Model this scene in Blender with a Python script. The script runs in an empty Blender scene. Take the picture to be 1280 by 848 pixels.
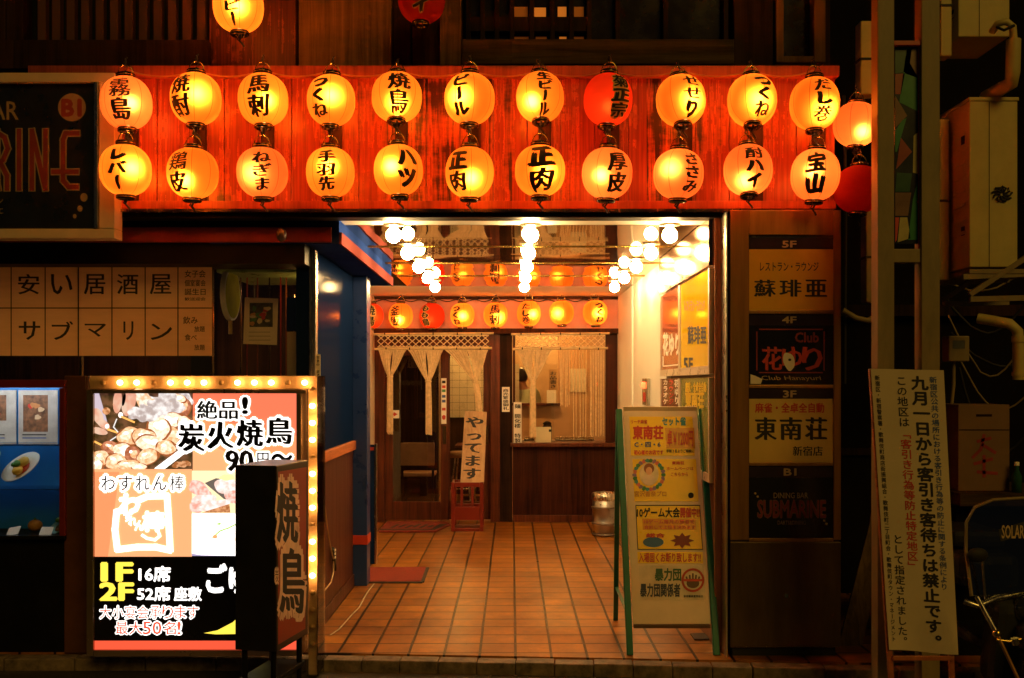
import bpy, bmesh, math, random
from mathutils import Vector, Matrix
R = math.radians
C = bpy.context.scene.collection
rnd = random.Random(7)

# ------------------------------------------------------------------ camera, world, exposure
EYE = 1.52
F = 35 / 36 * 1280
cd = bpy.data.cameras.new('camera'); cam = bpy.data.objects.new('camera', cd); C.objects.link(cam)
cam.location = (0, 0, EYE); cam.rotation_euler = (R(90), 0, 0)
cd.lens = 35; cd.sensor_width = 36; cd.shift_y = 55 / 1280; cd.clip_end = 500; cd.clip_start = .05
bpy.context.scene.camera = cam
w = bpy.data.worlds.new('World'); bpy.context.scene.world = w; w.use_nodes = True
wn = w.node_tree
sky = wn.nodes.new('ShaderNodeTexSky'); sky.sky_type = 'NISHITA'; sky.sun_disc = False
sky.sun_elevation = R(38); sky.sun_rotation = R(160)
wn.links.new(sky.outputs[0], wn.nodes['Background'].inputs[0])
wn.nodes['Background'].inputs[1].default_value = 0.0006
sd = bpy.data.lights.new('night_glow', 'SUN'); sd.energy = .36; sd.angle = R(25); sd.color = (1, .6, .09)
so = bpy.data.objects.new('night_glow', sd); C.objects.link(so)
so.location = (3, -6, 8); so.rotation_euler = Vector((-.33, .75, -.57)).to_track_quat('-Z', 'Y').to_euler()
sc = bpy.context.scene
sc.view_settings.view_transform = 'Standard'; sc.view_settings.look = 'None'
sc.view_settings.exposure = .7; sc.view_settings.gamma = 1
sc.render.engine = 'CYCLES'
sc.cycles.use_denoising = True
sc.cycles.max_bounces = 10; sc.cycles.transparent_max_bounces = 16
sc.cycles.sample_clamp_indirect = 6

# ------------------------------------------------------------------ picture -> place
def X(px, Y): return (px - 640) / F * Y
def Z(py, Y): return EYE - (py - 479) / F * Y
def W(px, py, Y): return Vector((X(px, Y), Y, Z(py, Y)))

# ------------------------------------------------------------------ materials
MT = {}
def nn(nt, t, **kw):
    n = nt.nodes.new('ShaderNode' + t)
    for k, v in kw.items(): setattr(n, k, v)
    return n
def newmat(name):
    m = bpy.data.materials.new(name); m.use_nodes = True
    return m, m.node_tree, m.node_tree.nodes['Principled BSDF'], m.node_tree.links
def pm(name, col, rough=.55, metal=0., var=.25, scale=6., stretch=(1, 1, 1), bump=0., rvar=.12, col2=None, spec=.5, detail=5):
    if name in MT: return MT[name]
    m, nt, b, L = newmat(name)
    tc = nn(nt, 'TexCoord'); mp = nn(nt, 'Mapping'); mp.inputs['Scale'].default_value = stretch
    L.new(tc.outputs['Object'], mp.inputs[0])
    no = nn(nt, 'TexNoise'); no.inputs['Scale'].default_value = scale; no.inputs['Detail'].default_value = detail; no.inputs['Roughness'].default_value = .65
    L.new(mp.outputs[0], no.inputs['Vector'])
    rp = nn(nt, 'ValToRGB'); e = rp.color_ramp.elements
    a = [c * (1 - var) for c in col]; c2 = col2 or [min(1, c * (1 + var)) for c in col]
    e[0].position = .32; e[1].position = .7
    e[0].color = (*a, 1); e[1].color = (*c2, 1)
    L.new(no.outputs[0], rp.inputs[0]); L.new(rp.outputs[0], b.inputs['Base Color'])
    mr = nn(nt, 'MapRange'); mr.inputs[3].default_value = max(.02, rough - rvar); mr.inputs[4].default_value = min(1, rough + rvar)
    L.new(no.outputs[0], mr.inputs[0]); L.new(mr.outputs[0], b.inputs['Roughness'])
    b.inputs['Metallic'].default_value = metal
    b.inputs['Specular IOR Level'].default_value = spec
    if bump:
        bp = nn(nt, 'Bump'); bp.inputs['Strength'].default_value = bump; bp.inputs['Distance'].default_value = .01
        L.new(no.outputs[0], bp.inputs['Height']); L.new(bp.outputs[0], b.inputs['Normal'])
    MT[name] = m
    return m
def em(name, col, s=1.):
    if name in MT: return MT[name]
    m, nt, b, L = newmat(name)
    b.inputs['Base Color'].default_value = (*[min(.8, c) for c in col], 1)
    b.inputs['Emission Color'].default_value = (*col, 1); b.inputs['Emission Strength'].default_value = s
    b.inputs['Roughness'].default_value = .4
    MT[name] = m
    return m
def emn(name, c1, c2, s, scale):       # printed photograph on a lit panel: two tones mottled
    if name in MT: return MT[name]
    m, nt, b, L = newmat(name)
    tc = nn(nt, 'TexCoord'); no = nn(nt, 'TexNoise'); no.inputs['Scale'].default_value = scale; no.inputs['Detail'].default_value = 4
    L.new(tc.outputs['Object'], no.inputs['Vector'])
    rp = nn(nt, 'ValToRGB'); e = rp.color_ramp.elements; e[0].position = .4; e[1].position = .6
    e[0].color = (*c1, 1); e[1].color = (*c2, 1)
    L.new(no.outputs[0], rp.inputs[0]); L.new(rp.outputs[0], b.inputs['Emission Color'])
    b.inputs['Emission Strength'].default_value = s; b.inputs['Base Color'].default_value = (.3, .3, .3, 1)
    MT[name] = m
    return m
def planks(name, dark, light, pw=.19, rough=.42, axis=0, grain=(26, 26, .9), bump=.35, lo=.62, hi=1.0, blotch=.5, bsc=3.5, spec=.4, mid=None, fine=0.):
    if name in MT: return MT[name]
    m, nt, b, L = newmat(name)
    tc = nn(nt, 'TexCoord'); sp = nn(nt, 'SeparateXYZ'); L.new(tc.outputs['Object'], sp.inputs[0])
    dv = nn(nt, 'Math', operation='DIVIDE'); dv.inputs[1].default_value = pw; L.new(sp.outputs[axis], dv.inputs[0])
    fl = nn(nt, 'Math', operation='FLOOR'); L.new(dv.outputs[0], fl.inputs[0])
    wh = nn(nt, 'TexWhiteNoise', noise_dimensions='1D'); L.new(fl.outputs[0], wh.inputs['W'])
    mp = nn(nt, 'Mapping'); mp.inputs['Scale'].default_value = grain; L.new(tc.outputs['Object'], mp.inputs[0])
    ad = nn(nt, 'VectorMath', operation='ADD'); L.new(mp.outputs[0], ad.inputs[0]); L.new(wh.outputs['Color'], ad.inputs[1])
    no = nn(nt, 'TexNoise'); no.inputs['Scale'].default_value = 1.0; no.inputs['Detail'].default_value = 8; no.inputs['Roughness'].default_value = .7
    no.inputs['Distortion'].default_value = .6
    L.new(ad.outputs[0], no.inputs['Vector'])
    n2 = nn(nt, 'TexNoise'); n2.inputs['Scale'].default_value = bsc; n2.inputs['Detail'].default_value = 7; n2.inputs['Roughness'].default_value = .68; m2_ = nn(nt, 'Mapping'); m2_.inputs['Scale'].default_value = [1 if q < 2 else .4 for q in grain]; L.new(tc.outputs['Object'], m2_.inputs[0]); L.new(m2_.outputs[0], n2.inputs['Vector'])
    s1 = nn(nt, 'Math', operation='MULTIPLY_ADD'); s1.inputs[1].default_value = blotch; L.new(n2.outputs[0], s1.inputs[0]); L.new(no.outputs[0], s1.inputs[2])
    s2 = nn(nt, 'Math', operation='MULTIPLY_ADD'); s2.inputs[1].default_value = .22; L.new(wh.outputs['Value'], s2.inputs[0]); L.new(s1.outputs[0], s2.inputs[2])
    rp = nn(nt, 'ValToRGB'); e = rp.color_ramp.elements; e[0].position = lo; e[1].position = hi
    e[0].color = (*dark, 1); e[1].color = (*light, 1)
    if mid: e = rp.color_ramp.elements.new((lo + hi) / 2); e.color = (*mid, 1)
    L.new(s2.outputs[0], rp.inputs[0]); L.new(rp.outputs[0], b.inputs['Base Color'])
    if fine:
        m3_ = nn(nt, 'Mapping'); m3_.inputs['Scale'].default_value = (85, 85, 2.2); L.new(tc.outputs['Object'], m3_.inputs[0])
        n3 = nn(nt, 'TexNoise'); n3.inputs['Scale'].default_value = 1; n3.inputs['Detail'].default_value = 4; n3.inputs['Distortion'].default_value = .4; L.new(m3_.outputs[0], n3.inputs['Vector'])
        r3 = nn(nt, 'MapRange'); r3.inputs[1].default_value = .3; r3.inputs[2].default_value = .7; r3.inputs[3].default_value = 1 - fine; r3.inputs[4].default_value = 1.15; L.new(n3.outputs[0], r3.inputs[0])
        x3 = nn(nt, 'Mix', data_type='RGBA', blend_type='MULTIPLY'); x3.inputs[0].default_value = 1; L.new(rp.outputs[0], x3.inputs[6]); L.new(r3.outputs[0], x3.inputs[7]); L.new(x3.outputs[2], b.inputs['Base Color'])
    b.inputs['Specular IOR Level'].default_value = spec
    mr = nn(nt, 'MapRange'); mr.inputs[3].default_value = rough + .15; mr.inputs[4].default_value = rough - .1
    L.new(no.outputs[0], mr.inputs[0]); L.new(mr.outputs[0], b.inputs['Roughness'])
    bp = nn(nt, 'Bump'); bp.inputs['Strength'].default_value = bump; bp.inputs['Distance'].default_value = .006
    L.new(no.outputs[0], bp.inputs['Height']); L.new(bp.outputs[0], b.inputs['Normal'])
    MT[name] = m
    return m
def paper(name, tcol, rcol, fw):       # lantern paper: diffuses the bulb, with a soft forward lobe
    if name in MT: return MT[name]
    m, nt, b, L = newmat(name); nt.nodes.remove(b)
    out = [n for n in nt.nodes if n.type == 'OUTPUT_MATERIAL'][0]
    tc = nn(nt, 'TexCoord'); mp = nn(nt, 'Mapping'); mp.inputs['Scale'].default_value = (18, 18, 60)
    L.new(tc.outputs['Object'], mp.inputs[0])
    no = nn(nt, 'TexNoise'); no.inputs['Scale'].default_value = 1; no.inputs['Detail'].default_value = 4; L.new(mp.outputs[0], no.inputs['Vector'])
    mx = nn(nt, 'Mix', data_type='RGBA'); mx.inputs[6].default_value = (*[c * .8 for c in tcol], 1); mx.inputs[7].default_value = (*tcol, 1)
    L.new(no.outputs[0], mx.inputs[0])
    tr = nn(nt, 'BsdfTranslucent'); L.new(mx.outputs[2], tr.inputs[0])
    df = nn(nt, 'BsdfDiffuse'); df.inputs[0].default_value = (*rcol, 1)
    rf = nn(nt, 'BsdfRefraction'); rf.inputs['Roughness'].default_value = .8; rf.inputs['IOR'].default_value = 1.4; rf.inputs[0].default_value = (*tcol, 1)
    a = nn(nt, 'MixShader'); a.inputs[0].default_value = .35; L.new(tr.outputs[0], a.inputs[1]); L.new(df.outputs[0], a.inputs[2])
    c = nn(nt, 'MixShader'); c.inputs[0].default_value = fw; L.new(a.outputs[0], c.inputs[1]); L.new(rf.outputs[0], c.inputs[2])
    L.new(c.outputs[0], out.inputs[0])
    MT[name] = m
    return m
def glass(name, tint=(1, 1, 1), refl=1.0, rough=.0, base=.04):
    if name in MT: return MT[name]
    m, nt, b, L = newmat(name); nt.nodes.remove(b)
    out = [n for n in nt.nodes if n.type == 'OUTPUT_MATERIAL'][0]
    t = nn(nt, 'BsdfTransparent'); t.inputs[0].default_value = (*tint, 1)
    g = nn(nt, 'BsdfGlossy'); g.inputs['Roughness'].default_value = rough; g.inputs[0].default_value = (refl, refl, refl, 1)
    lw = nn(nt, 'LayerWeight'); lw.inputs[0].default_value = .25
    mr = nn(nt, 'MapRange'); mr.inputs[3].default_value = base; mr.inputs[4].default_value = 1
    L.new(lw.outputs['Fresnel'], mr.inputs[0])
    x = nn(nt, 'MixShader'); L.new(mr.outputs[0], x.inputs[0]); L.new(t.outputs[0], x.inputs[1]); L.new(g.outputs[0], x.inputs[2])
    L.new(x.outputs[0], out.inputs[0])
    MT[name] = m
    return m
def mirror(name, col, rough, wav=.02, scale=2., stretch=(1, 1, 1)):
    if name in MT: return MT[name]
    m, nt, b, L = newmat(name)
    b.inputs['Base Color'].default_value = (*col, 1); b.inputs['Metallic'].default_value = 1; b.inputs['Roughness'].default_value = rough
    tc = nn(nt, 'TexCoord'); no = nn(nt, 'TexNoise'); no.inputs['Scale'].default_value = scale; no.inputs['Detail'].default_value = 1
    mp = nn(nt, 'Mapping'); mp.inputs['Scale'].default_value = stretch; L.new(tc.outputs['Object'], mp.inputs[0]); L.new(mp.outputs[0], no.inputs['Vector'])
    bp = nn(nt, 'Bump'); bp.inputs['Strength'].default_value = wav; bp.inputs['Distance'].default_value = .05
    L.new(no.outputs[0], bp.inputs['Height']); L.new(bp.outputs[0], b.inputs['Normal'])
    MT[name] = m
    return m
def tiles(name):
    m, nt, b, L = newmat(name)
    tc = nn(nt, 'TexCoord'); mp = nn(nt, 'Mapping'); mp.inputs['Location'].default_value = (-.019, .045, 0)
    L.new(tc.outputs['Object'], mp.inputs[0])
    br = nn(nt, 'TexBrick'); br.offset = 0; br.squash = 1
    for k, v in (('Scale', 1), ('Mortar Size', .0085), ('Mortar Smooth', .25), ('Bias', -.1), ('Brick Width', .2), ('Row Height', .2)): br.inputs[k].default_value = v
    br.inputs['Color1'].default_value = (.48, .22, .009, 1); br.inputs['Color2'].default_value = (.33, .135, .006, 1); br.inputs['Mortar'].default_value = (.016, .006, .002, 1)
    L.new(mp.outputs[0], br.inputs[0])
    no = nn(nt, 'TexNoise'); no.inputs['Scale'].default_value = 9; no.inputs['Detail'].default_value = 8; no.inputs['Roughness'].default_value = .7; L.new(tc.outputs['Object'], no.inputs['Vector'])
    rp = nn(nt, 'ValToRGB'); e = rp.color_ramp.elements; e[0].position = .3; e[1].position = .7; e[0].color = (.5, .45, .4, 1); e[1].color = (1.15, 1.12, 1.0, 1)
    L.new(no.outputs[0], rp.inputs[0])
    mx = nn(nt, 'Mix', data_type='RGBA', blend_type='MULTIPLY'); mx.inputs[0].default_value = 1
    L.new(br.outputs['Color'], mx.inputs[6]); L.new(rp.outputs[0], mx.inputs[7])
    ng = nn(nt, 'TexNoise'); ng.inputs['Scale'].default_value = 1.7; ng.inputs['Detail'].default_value = 6; ng.inputs['Roughness'].default_value = .75; L.new(tc.outputs['Object'], ng.inputs['Vector'])
    rg = nn(nt, 'ValToRGB'); eg = rg.color_ramp.elements; eg[0].position = .36; eg[1].position = .56; eg[0].color = (.5, .42, .36, 1); eg[1].color = (1, 1, 1, 1); L.new(ng.outputs[0], rg.inputs[0])
    my = nn(nt, 'Mix', data_type='RGBA', blend_type='MULTIPLY'); my.inputs[0].default_value = 1
    L.new(mx.outputs[2], my.inputs[6]); L.new(rg.outputs[0], my.inputs[7])
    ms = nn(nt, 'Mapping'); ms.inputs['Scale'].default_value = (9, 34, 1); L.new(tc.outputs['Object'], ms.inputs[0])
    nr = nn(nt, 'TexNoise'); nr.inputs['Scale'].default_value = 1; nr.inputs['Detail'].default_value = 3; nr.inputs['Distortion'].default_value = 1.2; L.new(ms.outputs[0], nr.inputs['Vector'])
    rr = nn(nt, 'ValToRGB'); er_ = rr.color_ramp.elements; er_[0].position = .35; er_[1].position = .68; er_[0].color = (.66, .56, .5, 1); er_[1].color = (1.15, 1.28, 1, 1); L.new(nr.outputs[0], rr.inputs[0])  # stretched streaks paint the relief's yellow sheen into the tile colour
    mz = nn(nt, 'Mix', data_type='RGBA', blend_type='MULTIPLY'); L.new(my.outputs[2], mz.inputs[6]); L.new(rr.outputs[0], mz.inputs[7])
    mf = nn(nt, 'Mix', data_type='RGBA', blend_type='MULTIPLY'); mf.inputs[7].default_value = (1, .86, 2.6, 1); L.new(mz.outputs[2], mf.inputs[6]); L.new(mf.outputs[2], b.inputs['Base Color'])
    wv = nn(nt, 'TexWave', bands_direction='Y'); wv.inputs['Scale'].default_value = 9; wv.inputs['Distortion'].default_value = 2.2; wv.inputs['Detail'].default_value = 2
    L.new(tc.outputs['Object'], wv.inputs['Vector'])
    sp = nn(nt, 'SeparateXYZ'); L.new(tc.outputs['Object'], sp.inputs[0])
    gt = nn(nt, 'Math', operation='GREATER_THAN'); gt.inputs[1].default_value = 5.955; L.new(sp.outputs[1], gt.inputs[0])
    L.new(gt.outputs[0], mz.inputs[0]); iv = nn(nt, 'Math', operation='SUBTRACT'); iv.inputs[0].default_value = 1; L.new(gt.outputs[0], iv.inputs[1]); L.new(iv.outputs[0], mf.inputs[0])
    m2 = nn(nt, 'Math', operation='MULTIPLY'); L.new(wv.outputs['Fac'], m2.inputs[0]); L.new(gt.outputs[0], m2.inputs[1])
    m3 = nn(nt, 'Math', operation='MULTIPLY_ADD'); m3.inputs[1].default_value = .6; L.new(m2.outputs[0], m3.inputs[0])
    inv = nn(nt, 'Math', operation='SUBTRACT'); inv.inputs[0].default_value = 1; L.new(br.outputs['Fac'], inv.inputs[1])
    L.new(inv.outputs[0], m3.inputs[2])
    bp = nn(nt, 'Bump'); bp.inputs['Strength'].default_value = .85; bp.inputs['Distance'].default_value = .008
    L.new(m3.outputs[0], bp.inputs['Height']); L.new(bp.outputs[0], b.inputs['Normal'])
    mr = nn(nt, 'MapRange'); mr.inputs[3].default_value = .2; mr.inputs[4].default_value = .46; L.new(no.outputs[0], mr.inputs[0]); L.new(mr.outputs[0], b.inputs['Roughness'])
    MT[name] = m
    return m

black = pm('black_paint', (.006, .005, .004), .5, spec=.12, var=.3)
ink = pm('ink', (.012, .009, .008), .7, var=.2)
board = planks('red_stained_boards', (.03, .003, .0012), (.62, .12, .042), rough=.34, lo=.84, hi=1.22, mid=(.3, .042, .014), fine=.5, grain=(15, 15, .55), blotch=.85, bsc=2.6)
rail_m = planks('red_rail_wood', (.16, .02, .008), (.4, .07, .025), pw=3)
dwood = planks('dark_old_wood', (.008, .003, .0015), (.038, .015, .006), rough=.6, spec=.08)
wwood = planks('weathered_wood', (.035, .02, .008), (.14, .08, .03), pw=.24, rough=.7, spec=.1)
pwood = planks('pale_board', (.09, .045, .014), (.24, .125, .04), pw=.6, rough=.6, spec=.1)
hbeam = planks('weathered_beam_wood', (.02, .012, .006), (.09, .052, .02), pw=9, spec=.1, rough=.7, grain=(1.2, 26, 26))
door_w = planks('brown_door_wood', (.05, .011, .004), (.15, .038, .011), pw=.5, spec=.2, fine=.35)
dpanel = planks('dark_panel_wood', (.018, .004, .002), (.06, .014, .005), pw=.16, spec=.12, fine=.35)
cab_w = planks('cabinet_wood', (.028, .006, .003), (.075, .017, .006), pw=.4)
cap_w = planks('orange_cap_wood', (.28, .075, .022), (.52, .16, .05), pw=3, grain=(8, 1.5, 26))
ply = planks('plywood', (.28, .15, .06), (.46, .27, .12), pw=3)
white = pm('white_wall_paint', (.78, .74, .66), .45, var=.05, scale=3)
cream = pm('cream_plaster', (.66, .55, .40), .6, var=.08, scale=3)
steel = pm('brushed_steel', (.55, .5, .42), .27, 1, var=.15, scale=4, stretch=(14, 14, .6))
bronze = pm('bronze_metal', (.2, .135, .075), .24, 1, var=.25, scale=3, stretch=(8, 8, .5))
gold = pm('gold_metal', (.36, .17, .04), .36, .55, var=.2, scale=3, stretch=(8, 8, .5))
brass = pm('brass', (.75, .52, .15), .22, 1, var=.1)
wire = pm('wire', (.05, .04, .03), .5, .3)
blackcap = pm('lacquer_black', (.012, .01, .008), .16, var=.2)
bluep = pm('blue_paint', (.006, .018, .07), .1, var=.3, scale=1.5, rvar=.03, spec=.045)
bluel = pm('pale_blue_paint', (.016, .042, .22), .6, spec=.0, var=.12)
redp = pm('red_paint', (.42, .035, .015), .4, var=.15)
greyp = pm('grey_painted_steel', (.24, .17, .07), .5, var=.18, scale=5, stretch=(3, 3, 1))
acp = pm('ivory_sheet_metal', (.52, .42, .14), .5, var=.14, scale=4)
darkm = pm('dark_render', (.008, .006, .004), .8, spec=.03, var=.3, scale=4, bump=.2)
asph = pm('asphalt', (.05, .042, .035), .75, spec=.15, var=.35, scale=60, bump=.5)
stone = pm('kerb_stone', (.16, .11, .075), .75, var=.6, scale=14, bump=.6)
pav = pm('paving_slab', (.15, .12, .09), .7, var=.3, scale=30, bump=.3)
win_g = glass('window_glass', (.93, .95, .93), .8)
side_g = glass('shop_glass', (.8, .86, .9), .9, .02, .14)

# ------------------------------------------------------------------ geometry collector
TG = {}
def outline(s):
    if s in TG: return TG[s]
    c = bpy.data.curves.new('t', 'FONT'); c.body = s; c.resolution_u = 2
    o = bpy.data.objects.new('t', c)
    me = o.to_mesh()
    v = [(q.co.x, q.co.y) for q in me.vertices]; f = [tuple(p.vertices) for p in me.polygons]
    o.to_mesh_clear(); bpy.data.objects.remove(o); bpy.data.curves.remove(c)
    TG[s] = (v, f)
    return TG[s]
class MB:
    def __init__(s): s.v = []; s.f = []; s.m = []; s.sm = []; s.mats = []
    def mi(s, mat):
        if mat not in s.mats: s.mats.append(mat)
        return s.mats.index(mat)
    def add(s, vs, fs, mat, smooth=False):
        o = len(s.v); s.v += [Vector(v) for v in vs]; k = s.mi(mat)
        for f in fs: s.f.append([i + o for i in f]); s.m.append(k); s.sm.append(smooth)
        return s
    def obox(s, c, ax, ay, az, mat, bev=0.):
        c, ax, ay, az = Vector(c), Vector(ax), Vector(ay), Vector(az)
        if bev:
            bm = bmesh.new(); bmesh.ops.create_cube(bm, size=2)
            lx, ly, lz = ax.length, ay.length, az.length
            for v in bm.verts: v.co = Vector((v.co.x * lx, v.co.y * ly, v.co.z * lz))
            bmesh.ops.bevel(bm, geom=bm.edges[:], offset=min(bev, .45 * 2 * min(lx, ly, lz)), segments=2, affect='EDGES', profile=.6)
            bm.verts.index_update()
            ux, uy, uz = ax / lx, ay / ly, az / lz
            s.add([c + ux * v.co.x + uy * v.co.y + uz * v.co.z for v in bm.verts], [[v.index for v in f.verts] for f in bm.faces], mat)
            bm.free(); return s
        vs = [c + ax * i + ay * j + az * k for i in (-1, 1) for j in (-1, 1) for k in (-1, 1)]
        return s.add(vs, [(0, 1, 3, 2), (4, 6, 7, 5), (0, 4, 5, 1), (2, 3, 7, 6), (0, 2, 6, 4), (1, 5, 7, 3)], mat)
    def box(s, x0, x1, y0, y1, z0, z1, mat, bev=0.):
        return s.obox(((x0 + x1) / 2, (y0 + y1) / 2, (z0 + z1) / 2), ((x1 - x0) / 2, 0, 0), (0, (y1 - y0) / 2, 0), (0, 0, (z1 - z0) / 2), mat, bev)
    def pbox(s, px0, py0, px1, py1, Y, d, mat, bev=0.):     # front face at depth Y, d metres deep
        return s.box(X(px0, Y), X(px1, Y), Y, Y + d, Z(py1, Y), Z(py0, Y), mat, bev)
    def cyl(s, p0, p1, r0, mat, r1=None, n=16, caps=True, smooth=True):
        p0, p1 = Vector(p0), Vector(p1); r1 = r0 if r1 is None else r1
        d = (p1 - p0).normalized(); a = d.orthogonal().normalized(); b = d.cross(a)
        vs = [p + (a * math.cos(t) + b * math.sin(t)) * r for p, r in ((p0, r0), (p1, r1)) for t in [2 * math.pi * i / n for i in range(n)]]
        s.add(vs, [(i, (i + 1) % n, n + (i + 1) % n, n + i) for i in range(n)], mat, smooth)
        if caps: s.add(vs, [list(range(n))[::-1], list(range(n, 2 * n))], mat)
        return s
    def bar(s, p0, p1, w, d, mat, bev=0., up=(0, 1, 0)):
        p0, p1 = Vector(p0), Vector(p1); dr = p1 - p0; u = Vector(up); sx = dr.cross(u).normalized(); u2 = sx.cross(dr).normalized()
        return s.obox((p0 + p1) / 2, sx * (w / 2), u2 * (d / 2), dr / 2, mat, bev)
    def tube(s, pts, r, mat, n=8):
        pts = [Vector(p) for p in pts]; vs = []
        for i, p in enumerate(pts):
            d = (pts[min(i + 1, len(pts) - 1)] - pts[max(i - 1, 0)]).normalized()
            a = d.cross(Vector((.31, .22, .93))); a = a.normalized() if a.length > .05 else d.orthogonal().normalized(); b = d.cross(a)
            vs += [p + (a * math.cos(2 * math.pi * k / n) + b * math.sin(2 * math.pi * k / n)) * r for k in range(n)]
        fs = [(i * n + k, i * n + (k + 1) % n, (i + 1) * n + (k + 1) % n, (i + 1) * n + k) for i in range(len(pts) - 1) for k in range(n)]
        s.add(vs, fs, mat, True)
        return s.add(vs, [list(range(n)), list(range((len(pts) - 1) * n, len(pts) * n))], mat)
    def lathe(s, prof, c, mat, n=24, caps=False):
        c = Vector(c); vs = [c + Vector((r * math.cos(2 * math.pi * k / n), r * math.sin(2 * math.pi * k / n), z)) for r, z in prof for k in range(n)]
        s.add(vs, [(i * n + k, i * n + (k + 1) % n, (i + 1) * n + (k + 1) % n, (i + 1) * n + k) for i in range(len(prof) - 1) for k in range(n)], mat, True)
        if caps: s.add(vs, [list(range(n))[::-1], list(range((len(prof) - 1) * n, len(prof) * n))], mat)
        return s
    def ball(s, c, r, mat, n=16, sc=(1, 1, 1)):
        c = Vector(c); vs = []; m = n // 2
        for i in range(m + 1):
            t = math.pi * i / m
            for k in range(n):
                p = 2 * math.pi * k / n
                vs.append(c + Vector((r * sc[0] * math.sin(t) * math.cos(p), r * sc[1] * math.sin(t) * math.sin(p), r * sc[2] * math.cos(t))))
        return s.add(vs, [(i * n + k, (i + 1) * n + k, (i + 1) * n + (k + 1) % n, i * n + (k + 1) % n) for i in range(m) for k in range(n)], mat, True)
    def build(s, name, parent=None, local=False):
        me = bpy.data.meshes.new(name)
        if local: o0 = Vector((0, 0, 0))
        elif parent is not None: o0 = ORG[parent.name]
        else:
            o0 = Vector([sum((min(v[i] for v in s.v), max(v[i] for v in s.v))) / 2 for i in (0, 1)] + [min(v[2] for v in s.v)])
        me.from_pydata([v - o0 for v in s.v], [], s.f)
        for m in s.mats: me.materials.append(m)
        me.polygons.foreach_set('material_index', s.m); me.polygons.foreach_set('use_smooth', s.sm)
        me.update()
        o = bpy.data.objects.new(name, me); C.objects.link(o)
        if parent is not None: o.parent = parent
        elif not local: o.location = o0
        ORG[o.name] = o0
        return o
ORG = {}
def tag(o, label=None, cat=None, group=None, kind=None):
    for k, v in (('label', label), ('category', cat), ('group', group), ('kind', kind)):
        if v: o[k] = v
    return o
def thing(name, loc, label, cat, group=None):
    o = bpy.data.objects.new(name, None); o.empty_display_size = .05; C.objects.link(o); o.location = loc
    ORG[o.name] = Vector(loc)
    return tag(o, label, cat, group)
def struct(name, mb): return tag(mb.build(name), kind='structure')

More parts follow.
